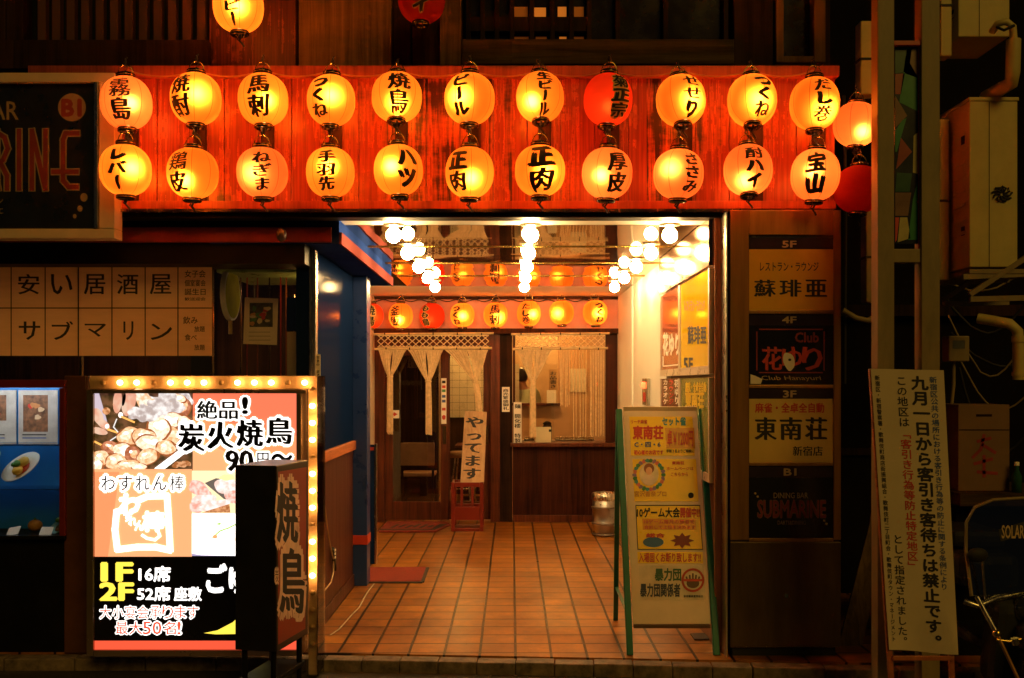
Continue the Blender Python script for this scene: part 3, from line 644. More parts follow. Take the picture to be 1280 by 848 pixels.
# ------------------------------------------------------------------ globe bulbs on the mirrored ceiling
glow = em('globe_bulb_glass', (1, .64, .25), 104)
sock = pm('lamp_socket', (.5, .4, .28), .3, .8)
for (xx, rn) in ((-.705, 'left'), (.113, 'middle'), (.94, 'right')):
    for k, od in enumerate(('nearest', 'second', 'third', 'fourth', 'farthest')):
        y = 5.93 + .8 * k
        zt = ZC + (.006 if k == 0 else .004)
        t = thing('ceiling_lamp', (xx, y, zt), f'{od} round globe bulb from the street in the {rn} ceiling row', 'lamp', f'globe bulbs in the hall ceiling')
        b = part('bulb', 'globe', lambda: MB().ball((0, 0, -.066), .046, glow, 16), t)
        s_ = part('socket', 'globesock', lambda: MB().lathe([(.0, -.0001), (.062, -.0001), (.062, -.008), (.03, -.012), (.022, -.026), (.0, -.026)], (0, 0, 0), sock, 20), t)

# ------------------------------------------------------------------ signs on the right wall
def wall_pl(xp): return Pl((xp, 6, 1), (0, 1, 0), (0, 0, 1))
fr_m = pm('glare_cream', (.6, .48, .36), .3, var=.05)  # cream frames carry the glare at the sign edges as colour
def wall_sign(y0, y1, z0, z1, face, label):
    t = thing('wall_sign', (1.15, (y0 + y1) / 2, z0), label, 'sign', 'signs along the right hall wall')
    b = MB(); b.box(1.13, 1.163, y0, y1, z0, z1, face); b.build('face', t)
    f = MB()
    for a, c in ((y0 - .03, y0 - .001), (y1 + .001, y1 + .03)): f.box(1.122, 1.163, a, c, z0 - .05, z1, fr_m)
    f.box(1.122, 1.163, y0, y1, z0 - .05, z0 - .001, fr_m); f.build('frame', t)
    return t
yf = pm('glossy_yellow_acrylic', (.82, .52, .015), .06, var=.04, rvar=.02); rf = pm('glossy_red_acrylic', (.42, .12, .07), .06, var=.08, rvar=.02)
redk = pm('red_ink', (.55, .04, .02), .5, var=.1); whitek = pm('white_ink', (.8, .74, .66), .5, var=.05); bluek = pm('blue_ink', (.05, .09, .3), .5); yelk = pm('yellow_print', (.72, .46, .02), .35, var=.05)
def f_yellow(t):
    p = wall_pl(1.13); b = MB()
    p.text(b, 'レストラン・ラウンジ', 856, 376, 881, 389, redk, 1, bold=.02); p.text(b, '蘇琲亜', 860, 408, 883, 430, ink, 1, bold=.03); p.text(b, '5F', 855, 448, 866, 464, ink, 1, bold=.04)
    b.build('lettering', t)
def f_red(t):
    p = wall_pl(1.13); b = MB(); p.text(b, '花ゆり', 829, 417, 849, 444, whitek, 1, bold=.05)
    p.line(b, [(829, 446), (829, 458), (850, 456), (850, 432)], 1.4, whitek, 1); b.build('lettering', t)
f_yellow(wall_sign(5.70, 6.66, 1.62, 2.175, yf, 'glossy yellow sign with black lettering and 5F, nearest the entrance'))
f_red(wall_sign(6.73, 7.52, 1.62, 2.175, rf, 'glossy dark red sign with white 花ゆり lettering on the right wall'))
t = wall_sign(5.70, 6.66, 1.0, 1.55, pm('green_acrylic', (.2, .22, .04), .08), 'yellow and green sign low on the right wall behind the A-frame')
b = MB(); p = wall_pl(1.13); p.text(b, '麻雀・全卓全自動', 857, 478, 883, 490, yelk, 1, bold=.05); p.text(b, '東南荘', 857, 490, 880, 510, yelk, 1, bold=.05); b.build('lettering', t)
t = wall_sign(6.73, 7.52, 1.0, 1.55, pm('maroon_acrylic', (.16, .03, .02), .08), 'maroon sign with small white lettering low on the right wall')
b = MB(); p = wall_pl(1.13)
for k, s_ in enumerate(('カラオケ', 'ラウンジ', '花ゆり')): p.vtext(b, s_, 829 + 7 * k, 474, 835 + 7 * k, 506, whitek if k != 1 else redk, 1, bold=.03)
b.build('lettering', t)
t = thing('alarm_box', (1.15, 8.55, 1.33), 'small steel alarm box with a red lamp on the white right wall', 'alarm box')
b = MB(); b.box(1.14, 1.169, 8.42, 8.72, 1.33, 1.56, steel, .004); b.build('box', t)
b = MB(); b.ball((1.135, 8.57, 1.5), .03, em('alarm_lamp_red', (1, .08, .02), 3.5), 12); b.build('lamp', t)
b = MB(); b.box(1.136, 1.1395, 8.5, 8.64, 1.36, 1.44, redk, .002); b.build('button_plate', t)

# ------------------------------------------------------------------ rope curtains
rope = pm('hemp_rope', (.66, .46, .25), .85, var=.2, scale=30)
bamb = pm('bamboo', (.52, .36, .17), .45, var=.25, scale=12)
def curtain(px0, px1, label, bundles, straights):
    Y = 10.62; t = thing('rope_curtain', (X((px0 + px1) / 2, Y), Y, Z(540, Y)), label, 'curtain', 'hemp rope curtains over the back shopfront')
    for py in (417.5, 436):
        b = MB(); e = 6 if py < 420 else 4
        b.cyl(W(px0 - e, py + .6, Y), W(px1 + e, py - .6, Y), .0125, bamb, n=10)
        for k in range(5): q = W(px0 - e + (px1 - px0 + 2 * e) * (k + .5) / 5, py, Y); b.cyl(q - Vector((.006, 0, 0)), q + Vector((.006, 0, 0)), .0145, dwood, n=10)
        b.build('bamboo_pole', t)
    b = MB(); n = int((px1 - px0) / 8.5); z0, z1 = Z(434.5, Y), Z(419, Y); dx = (X(px1, Y) - X(px0, Y)) / n
    for i in range(n):
        for a, c in ((0, 2), (2, 0)):
            xa = X(px0, Y) + dx * i
            for j in range(2):
                za = z1 - (z1 - z0) * j / 2; zb_ = z1 - (z1 - z0) * (j + 1) / 2
                s0, s1 = (xa, xa + dx) if a == 0 else (xa + dx, xa)
                if j % 2: s0, s1 = s1, s0
                b.cyl((s0, Y - .005 + .006 * (a > 0), za), (s1, Y - .005 + .006 * (a > 0), zb_), .0052, rope, n=5, caps=False)
    for z_ in (z0 + .004, z1 - .004): b.cyl((X(px0, Y), Y, z_), (X(px1, Y), Y, z_), .007, rope, n=6)
    b.build('knotted_net', t)
    zt = Z(437.5, Y)
    for (pa, pb, pg, yg, pe, ye) in bundles:
        b = MB(); k = int((pb - pa) * 1.0)
        for i in range(k):
            u = (i + .5) / k; xa = X(pa + (pb - pa) * u, Y); gx = X(pg, Y) + (u - .5) * .05; zg = Z(yg, Y); ex = X(pe, Y) + (u - .5) * .062; ze = Z(ye, Y) + rnd.uniform(-.02, .02)
            yy = Y + rnd.uniform(-.012, .012) - .01 * math.sin(u * 3.14)
            pts = []
            for q in range(9):
                s_ = q / 8; e_ = s_ ** .8
                pts.append((xa + (gx - xa) * e_ + .012 * math.sin(s_ * math.pi) * (1 if u > .5 else -1), yy, zt + (zg - zt) * s_))
            pts += [(gx + (ex - gx) * .5 * min(1, s_ * 2) + (ex - gx) * .5 * s_, yy, zg + (ze - zg) * s_) for s_ in (.15, .4, .7, 1)]
            b.tube(pts, .0052, rope, 5)
        b.tube([(X(pg, Y) + .03 * math.cos(a), Y - .002 + .02 * math.sin(a), Z(yg + 1, Y)) for a in [2 * math.pi * i / 12 for i in range(13)]], .008, rope, 6)
        b.build('gathered_ropes', t)
    for (pa, pb, ye) in straights:
        b = MB(); k = int((pb - pa) * (.24 if pa == 714 else .55))
        for i in range(k):
            xa = X(pa + (pb - pa) * (i + .5) / k, Y); yy = Y + rnd.uniform(-.012, .012); sw = rnd.uniform(-.006, .006)
            b.tube([(xa, yy, zt), (xa + sw, yy, (zt + Z(ye, Y)) / 2), (xa + sw * 1.5, yy, Z(ye, Y) + rnd.uniform(-.015, .015))], .0048, rope, 5)
        b.build('straight_ropes', t)
curtain(472, 611, 'hemp rope curtain tied in three bundles over the sliding doors', [(473, 508, 487.5, 470, 487.5, 541), (510, 554, 535.5, 476, 536, 542), (556, 610, 594, 476, 599, 514)], [])
curtain(645, 756, 'hemp rope curtain half tied back over the serving window', [(646, 690, 666, 477, 666, 545)], [(699, 713, 508), (714, 735, 545), (737, 755, 545)])

# ------------------------------------------------------------------ door papers and window things
def note(px0, py0, px1, py1, Y, tx, label, cat='notice', mat=None, tm_=None, nib=.03):
    t = thing('paper_notice', W((px0 + px1) / 2, py1, Y), label, cat)
    b = MB(); b.pbox(px0, py0, px1, py1, Y, .003, mat or whitek); b.build('sheet', t)
    if tx:
        b = MB(); n = len(tx); flatY(Y).vtext(b, tx, px0 + 1, py0 + 2, px1 - 1, py1 - 2, tm_ or ink, .6, nib=nib); b.build('lettering', t)
    return t
note(627.5, 484, 637, 515, YD - .016, '商売繁盛御礼', 'narrow white notice with black writing on the dark post by the door')
note(642, 503, 652, 556, YD - .02, '麺 開化楼 特製', 'tall white notice lettered 開化楼 standing at the window sill')
t = thing('door_sticker', W(555, 530, YD - .005), 'strip of small stickers on the stile between the doors', 'sticker')
b = MB(); b.pbox(551.5, 473, 558, 530, YD - .005, .003, whitek); b.build('strip', t)
b = MB(); p = flatY(YD - .005)
for k, (py, mt) in enumerate(((476, ink), (482, redk), (487, pm('green_print', (.05, .25, .08), .5)), (494, bluek), (500, bluek), (510, redk), (520, bluek))): p.rect(b, 552.5, py, 557, py + 3.4, mt, .7)
p.ell(b, 554.8, 522, 2.2, 3, redk, .9); b.build('print', t)
t = thing('door_sticker', W(490, 524, YD - .004), 'small white sticker with a red arrow on the left glass door', 'sticker')
b = MB(); b.pbox(481, 513, 499, 523, YD + .008, .002, whitek); b.build('sheet', t)
b = MB(); flatY(YD + .008).poly(b, [(485, 517), (492, 517), (492, 515), (497, 518), (492, 521), (492, 519), (485, 519)], redk, .7); b.build('print', t)
# yattemasu board on a red crate
t = thing('bottle_crate', (X(583, 10.3), 10.35, 0), 'red plastic bottle crate standing by the sliding door', 'crate')
cr = pm('red_plastic', (.17, .014, .005), .35, var=.1)
x0, x1, y0, y1, h = X(564, 10.2), X(604, 10.2), 10.2, 10.5, Z(603, 10.2)
b = MB()
for xa in (x0, x1 - .035):
    for ya in (y0, y1 - .035): b.box(xa, xa + .035, ya, ya + .035, 0, h, cr, .004)
for z0, z1 in ((0, .03), (.115, .25), (h - .05, h - .002)):
    b.box(x0 + .036, x1 - .036, y0 + .003, y0 + .02, z0, z1, cr, .003); b.box(x0 + .036, x1 - .036, y1 - .02, y1 - .003, z0, z1, cr, .003)
    b.box(x0 + .003, x0 + .02, y0 + .036, y1 - .036, z0, z1, cr, .003); b.box(x1 - .02, x1 - .003, y0 + .036, y1 - .036, z0, z1, cr, .003)
for q in (.33, .66): xx = x0 + (x1 - x0) * q; b.box(xx - .014, xx + .014, y0 + .004, y0 + .02, .25, h - .05, cr, .003)
b.box(x0 + .021, x1 - .021, y0 + .021, y1 - .021, .008, .025, cr); b.build('body', t)
t = thing('wooden_signboard', (X(590, 10.3), 10.3, h), 'pale wooden board brushed やってます leaning on the red crate', 'signboard')
A, B_ = W(575.5, 603, 10.26), W(605, 604, 10.26); Ct, D = W(608.5, 515, 10.55), W(581, 514, 10.55)
nrm = (B_ - A).cross(D - A).normalized(); nrm = -nrm if nrm.y > 0 else nrm
b = MB(); vs = [A, B_, Ct, D] + [q - nrm * .025 for q in (A, B_, Ct, D)]
b.add(vs, [(0, 1, 2, 3), (7, 6, 5, 4), (0, 4, 5, 1), (1, 5, 6, 2), (2, 6, 7, 3), (3, 7, 4, 0)], ply); b.build('board', t)
b = MB(); p = Pl(A, (B_ - A), (D - A)); p.vtext(b, 'やってます', 582, 520, 606, 600, ink, .8, nib=.05, lean=-5); b.build('lettering', t)

# keg
t = thing('beer_keg', (X(756.5, 9.95), 9.95, 0), 'steel beer keg on the tiles by the white wall', 'keg')
b = MB(); kr = .128; b.lathe([(kr * .8, .0), (kr, .012), (kr, .1), (kr * 1.05, .108), (kr * 1.05, .122), (kr, .13), (kr, .26), (kr * 1.05, .268), (kr * 1.05, .282), (kr, .29), (kr, .36), (kr * .86, .375), (kr * .3, .385), (.001, .386)], (X(756.5, 9.95), 9.95, 0), pm('keg_steel', (.42, .40, .38), .3, 1, var=.15, scale=9), 28); b.build('body', t)
b = MB(); b.lathe([(kr, .352), (kr * 1.04, .37), (kr * 1.04, .42), (kr * .97, .425), (kr * .97, .375)], (X(756.5, 9.95), 9.95, 0), steel, 28); b.build('rim', t)
for zz in (.004, .112, .272): b = MB(); b.lathe([(kr * 1.0, zz), (kr * 1.075, zz + .006), (kr * 1.075, zz + .016), (kr * 1.0, zz + .022)], (X(756.5, 9.95), 9.95, 0), pm('keg_hoop', (.2, .16, .13), .5, .8), 28); b.build('hoop', t)
b = MB(); b.lathe([(.03, .38), (.03, .41), (.0, .412)], (X(756.5, 9.95), 9.95, 0), brass, 14); b.build('valve', t)

# mats
t = thing('door_mat', (X(515, 10.6), 10.6, .003), 'dark red patterned mat in front of the sliding doors', 'mat')
b = MB(); mt = pm('red_mat_pile', (.18, .016, .007), .95, var=.35, scale=40, bump=.4); pts = [(-1.35, 10.1), (X(545, 10.12), 10.12), (X(563, 10.6), 10.6), (X(556, 10.82), 10.82), (-1.35, 10.82)]
b.add([(x, y, .004) for x, y in pts] + [(x, y, .018) for x, y in pts], [[4, 3, 2, 1, 0], [5, 6, 7, 8, 9]] + [[i, (i + 1) % 5, (i + 1) % 5 + 5, i + 5] for i in range(5)], mt); b.build('pile', t)
b = MB(); bkp = pm('black_mat_pile', (.02, .012, .01), .95); 
def mline(a, c, wd_): b.bar((*a, .0205), (*c, .0205), wd_, .003, bkp, up=(0, 0, 1))
mline((-1.35, 10.2), (X(541, 10.2), 10.2), .05); mline((X(541, 10.2), 10.2), (X(556, 10.58), 10.58), .05)
for k in range(7): mline((-1.25 + .075 * k, 10.32 + .04 * (k % 2)), (-1.2 + .075 * k, 10.6 - .05 * (k % 3)), .035)
b.build('pattern', t)
t = thing('rubber_mat', (-.96, 7.9, 0), 'plain red mat lying on the tiles beside the blue partition', 'mat')
b = MB(); b.obox((-1.05, 7.87, .008), (.35, .01, 0), (-.005, .29, 0), (0, 0, .005), pm('plain_red_mat', (.2, .014, .005), .9, var=.2, scale=50, bump=.3), .004); b.build('pile', t)
b = MB(); b.obox((-.692, 7.87, .005), (.018, 0, 0), (-.005, .295, 0), (0, 0, .004), ink, .002); b.obox((-1.05, 7.565, .005), (.37, .0, 0), (0, .016, 0), (0, 0, .004), ink, .002); b.build('rubber_edge', t)

# ------------------------------------------------------------------ inside: lamps, chair, person, window things
tubeem = em('warm_tube', (1, .48, .12), 260)
for xx, yy, lb in ((.45, 12.2, 'tube lamp on the ceiling inside the serving window'), (-.45, 13.1, 'tube lamp on the ceiling beyond the right sliding door'), (.2, 14.4, 'tube lamp on the kitchen ceiling behind the cook')):
    t = thing('tube_lamp', (xx, yy, 2.6), lb, 'lamp', 'tube lamps inside the restaurant')
    b = MB(); b.box(xx - .32, xx + .32, yy - .05, yy + .05, 2.56, 2.599, white, .004); b.build('housing', t)
    b = MB(); b.cyl((xx - .3, yy, 2.535), (xx + .3, yy, 2.535), .016, tubeem, n=10); b.build('tube', t)
t = thing('dining_chair', (X(524, 11.9), 11.9, 0), 'brown chair in the dim room behind the left glass door', 'chair')
cx = X(524, 11.9); b = MB(); b.box(cx - .2, cx + .2, 11.7, 12.1, .42, .46, pm('tan_seat', (.26, .12, .05), .5), .01); b.build('seat', t)
b = MB(); b.box(cx - .2, cx + .2, 11.68, 11.71, .55, .82, pm('tan_seat', (.26, .12, .05), .5), .01); b.build('backrest', t)
for ax in (-1, 1):
    for yy in (11.7, 12.08):
        b = MB(); b.cyl((cx + .18 * ax, yy, 0), (cx + .18 * ax, yy, .42 if yy > 12 else .85), .014, dwood, n=8); b.build('leg', t)
t = thing('bar_stool', (X(578, 12.1), 12.1, 0), 'steel legged stool behind the right sliding door', 'stool')
cx = X(578, 12.1); b = MB(); b.lathe([(.0, .62), (.17, .62), (.18, .65), (.15, .69), (0, .7)], (cx, 12.1, 0), pm('tan_seat', (.26, .12, .05), .5), 20); b.build('seat', t)
for k in range(4):
    a = k * math.pi / 2 + .6; b = MB(); b.cyl((cx + .2 * math.cos(a), 12.1 + .2 * math.sin(a), 0), (cx + .1 * math.cos(a), 12.1 + .1 * math.sin(a), .62), .011, steel, n=8); b.build('leg', t)
b = MB(); b.tube([(cx + .16 * math.cos(a), 12.1 + .16 * math.sin(a), .25) for a in [2 * math.pi * i / 20 for i in range(21)]], .008, steel, 6); b.build('foot_ring', t)
t = thing('dining_table', (X(588, 12.9), 12.9, 0), 'dark table with bottles behind the wooden やってます board', 'table')
b = MB(); b.box(X(570, 12.9), X(606, 12.9), 12.6, 13.2, .70, .73, door_w, .006); b.build('tabletop', t)
b = MB(); b.box(X(587, 12.9), X(592, 12.9), 12.88, 12.94, .03, .70, dwood); b.box(X(578, 12.9), X(600, 12.9), 12.7, 13.1, 0, .03, dwood, .004); b.build('pedestal', t)
YS = 10.98
t = thing('white_box', W(680, 553.5, YD - .05), 'pale square card on the serving window sill', 'card')
b = MB(); b.pbox(669.5, 534, 689, 553.3, YD - .03, .02, pm('pale_card', (.62, .55, .34), .6, var=.06), .003); b.build('card', t)
b = MB(); b.pbox(686, 537, 689, 540, YD - .036, .005, ink); b.build('clip', t)
t = thing('sauce_jar', W(684, 553, 11.15), 'dark lidded jar behind the pale card at the window', 'jar')
b = MB(); p0 = Vector((X(684, 11.2), 11.2, Z(553, 11.2))); b.lathe([(0, 0), (.05, 0), (.052, .18), (.04, .2)], p0, pm('brown_glaze', (.06, .025, .012), .2), 16); b.build('pot', t)
b = MB(); b.lathe([(.046, .2), (.05, .215), (.02, .235), (0, .24)], p0, dwood, 16); b.build('lid', t)
t = thing('counter_shelf', (X(700, 11.2), 11.25, 0), 'shelf of trays just inside the serving window', 'shelf')
b = MB(); b.box(X(642, 11.0), X(768, 11.0), 11.04, 11.5, Z(553, 11) - .03, Z(553, 11), door_w, .003); b.build('board', t)
b = MB(); b.box(X(642, 11.0), X(768, 11.0), 11.06, 11.1, 0, Z(553, 11) - .032, dwood); b.build('support', t)
for (pa, pb, lb) in ((655, 668, 'shallow tray left of the pale card'), (694, 742, 'long tray of skewers under the straight ropes')):
    t = thing('food_tray', W((pa + pb) / 2, 553, 11.25), lb, 'tray')
    b = MB(); b.box(X(pa, 11.25), X(pb, 11.25), 11.2, 11.42, Z(552.6, 11.03), Z(552.6, 11.03) + .025, bronze, .006); b.build('tray', t)
    b = MB()
    for k in range(int((pb - pa) / 4)): b.ball((X(pa + 3 + 4 * k, 11.25), 11.3, Z(552.6, 11.03) + .035), .02, pm('grilled_food', (.4, .2, .07), .5), 8, (1, 1.6, .7))
    b.build('food', t)
note(683.5, 488, 695, 504, YK - .1, '', 'small white sheet standing on the kitchen counter', 'card')
note(686, 462, 697, 488, YK - .085, 'お品書き', 'wooden menu plate hanging beside the kitchen hatch', 'menu', ply)
note(713, 461, 733, 490, YK - .02, '', 'pale framed paper on the wall behind the straight ropes', 'poster', cream)
# the cook in the kitchen, seen from behind
def person():
    t = thing('person', (.13, 13.75, 0), 'cook in a pale green shirt seen from behind in the kitchen', 'person')
    nodes = {'pel': (0, 0, .93, .15), 'sto': (0, .01, 1.1, .135), 'che': (0, .0, 1.3, .15), 'nek': (0, .01, 1.47, .062), 'hea': (0, .03, 1.56, .075)}
    edges = [('pel', 'sto'), ('sto', 'che'), ('che', 'nek'), ('nek', 'hea')]
    for s_, q in ((-1, 'l'), (1, 'r')):
        nodes.update({'sh' + q: (.19 * s_, 0, 1.41, .062), 'el' + q: (.25 * s_, .06, 1.14, .045), 'wr' + q: (.19 * s_, .3, 1.06, .03), 'ha' + q: (.18 * s_, .37, 1.05, .03),
                      'hi' + q: (.1 * s_, 0, .88, .1), 'kn' + q: (.11 * s_, .02, .48, .06), 'an' + q: (.11 * s_, -.01, .09, .04), 'to' + q: (.12 * s_, .15, .035, .035)})
        edges += [('che', 'sh' + q), ('sh' + q, 'el' + q), ('el' + q, 'wr' + q), ('wr' + q, 'ha' + q), ('pel', 'hi' + q), ('hi' + q, 'kn' + q), ('kn' + q, 'an' + q), ('an' + q, 'to' + q)]
        for k in range(4):
            nodes[f'f{k}{q}'] = ((.152 + .019 * k) * s_, .455 - .008 * abs(k - 1.5), 1.035, .008); edges.append(('ha' + q, f'f{k}{q}'))
        nodes['th' + q] = (.135 * s_, .40, 1.045, .009); edges.append(('wr' + q, 'th' + q))
    ks = list(nodes); me = bpy.data.meshes.new('sk'); me.from_pydata([nodes[k][:3] for k in ks], [(ks.index(a), ks.index(b)) for a, b in edges], [])
    o = bpy.data.objects.new('sk', me); C.objects.link(o); md = o.modifiers.new('s', 'SKIN'); o.modifiers.new('d', 'SUBSURF').levels = 2
    for i, k in enumerate(ks): me.skin_vertices[0].data[i].radius = (nodes[k][3],) * 2
    me.skin_vertices[0].data[0].use_root = True
    m2 = bpy.data.meshes.new_from_object(o.evaluated_get(bpy.context.evaluated_depsgraph_get())); bpy.data.objects.remove(o)
    skin = pm('skin', (.42, .22, .14), .5, var=.06); m2.materials.clear(); m2.materials.append(skin)
    bm = bmesh.new(); bm.from_mesh(m2)
    hm = MB(); hm.ball((0, .035, 1.6), .1, skin, 20, (.78, .95, 1.15)); hm.ball((0, .135, 1.585), .016, skin, 8, (1, 1.2, 1.4))
    for s_ in (-1, 1): hm.ball((.08 * s_, .03, 1.59), .025, skin, 8, (.4, .8, 1.2))
    q = bpy.data.meshes.new('h'); q.from_pydata(hm.v, [], hm.f); bm.from_mesh(q); bm.to_mesh(m2); bm.free()
    for f in m2.polygons: f.use_smooth = True
    bo = bpy.data.objects.new('body', m2); C.objects.link(bo); bo.parent = t
    sh = bmesh.new(); sh.from_mesh(m2)
    sh.normal_update()
    bmesh.ops.delete(sh, geom=[v for v in sh.verts if not (.9 < v.co.z < 1.46 and (abs(v.co.x) < .27) and v.co.y < .14)], context='VERTS')
    for v in sh.verts: v.co += v.normal * .012
    ms = bpy.data.meshes.new('shirt'); sh.to_mesh(ms); sh.free(); ms.materials.clear(); ms.materials.append(pm('pale_green_cotton', (.45, .5, .34), .8, var=.08))
    so_ = bpy.data.objects.new('shirt', ms); C.objects.link(so_); so_.parent = t
    hb = MB(); hb.ball((0, .018, 1.625), .108, pm('dark_hair', (.015, .01, .008), .5), 20, (.8, .92, 1.0)); hb.build('hair', t, local=True)
    tr = bmesh.new(); tr.from_mesh(m2); tr.normal_update()
    bmesh.ops.delete(tr, geom=[v for v in tr.verts if not (.1 < v.co.z < .92 and abs(v.co.x) < .22 and v.co.y < .2)], context='VERTS')
    for v in tr.verts: v.co += v.normal * .012
    mt_ = bpy.data.meshes.new('trousers'); tr.to_mesh(mt_); tr.free(); mt_.materials.clear(); mt_.materials.append(ink)
    o2 = bpy.data.objects.new('trousers', mt_); C.objects.link(o2); o2.parent = t
    t.location.z = 0
person()

# ------------------------------------------------------------------ bar at the left: shopfront, window sign
shop = thing('bar_shopfront', (-2.3, 5.9, 0), 'dark glazed bar front with a blue side wall left of the entrance', 'building')
m = MB(); m.box(-4.2, -1.2, 5.76, 5.86, Z(283, 5.76), Z(267, 5.76) - .012, black); m.box(-4.2, X(415, 5.76), 5.74, 5.759, Z(303, 5.74), Z(284, 5.74), pm('dark_red_metal', (.2, .018, .008), .4), .004)
m.box(-4.2, -1.2, 5.765, 6.05, Z(330, 5.765), Z(304, 5.765), black); m.build('fascia_beam', shop)
YG = 5.95
m = MB(); m.box(-4.2, X(386, YG), YG, YG + .012, .0, Z(329, YG), win_g); m.build('shop_window', shop)
m = MB(); m.box(X(386, 5.93), X(395, 5.93), 5.93, 5.99, 0, Z(312, 5.93), steel, .006); m.build('corner_post', shop)
m = MB()
for px in (98, 262): m.box(X(px, YG), X(px + 3, YG), YG + .013, YG + .04, 0, Z(329, YG), bronze)
m.build('mullions', shop)
m = MB(); m.box(-4.2, -2.6, 7.9, 8.0, 0, 2.5, dwood); m.box(-4.2, -1.3, 5.9, 8.5, 2.46, 2.56, darkm); m.box(-4.3, -4.2, 5.6, 8.0, 0, 2.5, darkm); m.box(-2.6, -1.66, 8.3, 8.4, 0, 2.46, dwood); m.build('bar_room_wall', shop)
bw, nt_, b_, L_ = newmat('blue_wall_gloss'); nt_.nodes.remove(b_)
d_ = nn(nt_, 'BsdfDiffuse'); d_.inputs[0].default_value = (.004, .013, .055, 1); g_ = nn(nt_, 'BsdfGlossy'); g_.inputs['Roughness'].default_value = .09; x_ = nn(nt_, 'MixShader'); x_.inputs[0].default_value = .035
L_.new(d_.outputs[0], x_.inputs[1]); L_.new(g_.outputs[0], x_.inputs[2]); L_.new(x_.outputs[0], [n for n in nt_.nodes if n.type == 'OUTPUT_MATERIAL'][0].inputs[0])
m = MB(); m.box(-1.3, -1.19, 5.995, 7.45, 1.092, 2.32, bw); m.build('blue_side_wall', shop)
m = MB(); m.box(-1.32, -1.19, 6.02, 7.45, .0, 1.02, cab_w); m.box(-1.188, -1.18, 6.06, 7.45, .0, .09, cab_w, .002)
m.box(-1.186, -1.180, 6.02, 6.07, .0, 1.02, cab_w); m.build('low_cabinet_wall', shop)
m = MB(); m.box(-1.34, -1.165, 5.995, 7.448, 1.022, 1.09, cap_w, .006); m.build('wood_cap', shop)
m = MB(); m.box(-1.215, X(459, 7.46), 7.452, 7.62, 0, 2.32, pm('column_blue', (.012, .035, .15), .3, var=.15), .006); m.box(-1.219, X(459, 7.46) + .004, 7.448, 7.625, .31, .38, redp, .002); m.build('blue_column', shop)
m = MB(); m.box(X(456, 8.38), X(468.5, 8.38), 8.36, 8.42, 0, Z(556, 8.38), bluep, .003); m.box(X(468.6, 8.38), X(471, 8.38), 8.355, 8.42, 0, Z(555, 8.38), steel, .002); m.box(X(456, 8.38), X(468, 8.38), 8.357, 8.3595, Z(563, 8.38), Z(559, 8.38), redp); m.build('blue_partition', shop)
m = MB(); m.box(X(80, 5.6), X(109, 5.6), 5.6, 5.94, 0, Z(470, 5.6), pm('brown_laminate', (.10, .035, .016), .22, var=.2), .006); m.build('brown_pillar', shop)
m = MB(); m.box(-4.2, X(80, 5.62), 5.62, 5.94, 0, Z(673, 5.6), black, .004); m.build('plinth_wall', shop)
m = MB(); m.box(-4.2, X(385, 5.9), 5.96, 6.1, 0, .95, darkm); m.build('sill_wall', shop)
t = thing('wall_lamp', W(352, 292, 5.7), 'small dark fitting on the red band under the lantern boards', 'fitting')
b = MB(); b.cyl(W(353, 290, 5.738), W(352, 291, 5.62), .02, bronze, n=12); b.build('arm', t); b = MB(); b.ball(W(352, 294, 5.62), .03, pm('dark_knob', (.03, .012, .008), .4), 12, (1, 1, 1.3)); b.build('head', t)
# paper sign in the window
YW = 5.935
t = thing('window_sign', W(130, 445, YW), 'large pale paper sign lettered 安い居酒屋 サブマリン across the bar window', 'sign')
wp = pm('sign_paper', (.74, .47, .29), .7, var=.12, scale=5, stretch=(1, 1, 5))
nt_ = wp.node_tree; out_ = [n for n in nt_.nodes if n.type == 'OUTPUT_MATERIAL'][0]; tr_ = nn(nt_, 'BsdfTranslucent'); tr_.inputs[0].default_value = (.8, .5, .28, 1); ms_ = nn(nt_, 'MixShader'); ms_.inputs[0].default_value = .45
nt_.links.new(nt_.nodes['Principled BSDF'].outputs[0], ms_.inputs[1]); nt_.links.new(tr_.outputs[0], ms_.inputs[2]); nt_.links.new(ms_.outputs[0], out_.inputs[0])
b = MB(); p = flatY(YW); p.rect(b, -78, 327.5, 265, 445, wp, 0); b.build('paper', t)
pl_ = thing('sign_fill_lamp', (-2.55, 7.1, 1.75), 'small warm fill lamp added unseen inside the bar behind the paper sign', 'lamp')  # unseen lamp added to brighten the paper sign from behind
b = MB(); b.ball((-2.55, 7.1, 1.8), .045, em('sign_fill_bulb', (1, .40, .1), 150), 14); b.build('bulb', pl_); b = MB(); b.lathe([(.02, .06), (.1, .0), (.105, .0), (.03, .075)], (-2.55, 7.1, 1.83), bronze, 20); b.build('shade', pl_); b = MB(); b.cyl((-2.55, 7.1, 1.9), (-2.55, 7.1, 2.459), .005, ink, n=6); b.build('cord', pl_)
b = MB(); p = flatY(YW)
for px in (-38, 14, 56.5, 98, 140, 181.5, 222.5): p.rect(b, px - .7, 328, px + .7, 445, ink, .7)
p.rect(b, -78, 384.6, 265, 386, ink, .8)
for k, (c1, c2) in enumerate(zip('安い居酒屋', 'サブマリン')):
    cxp = 36 + 41.2 * k; rx_ = 6 if k == 3 else 13
    p.text(b, c1, cxp - 13, 343, cxp + 13, 368, ink, 1, nib=.014); p.text(b, c2, cxp - rx_ + 1, 402 + (3 if k in (2, 4) else 0), cxp + rx_ + 1, 425 - (4 if k == 2 else 0), ink, 1, nib=.014)
for s_, y0, y1 in (('女子会', 338, 347), ('個室宴会', 350, 358), ('誕生日', 361, 369), ('歓送迎会', 372, 376)): p.text(b, s_, 231, y0, 257, y1, ink, 1, bold=.01)
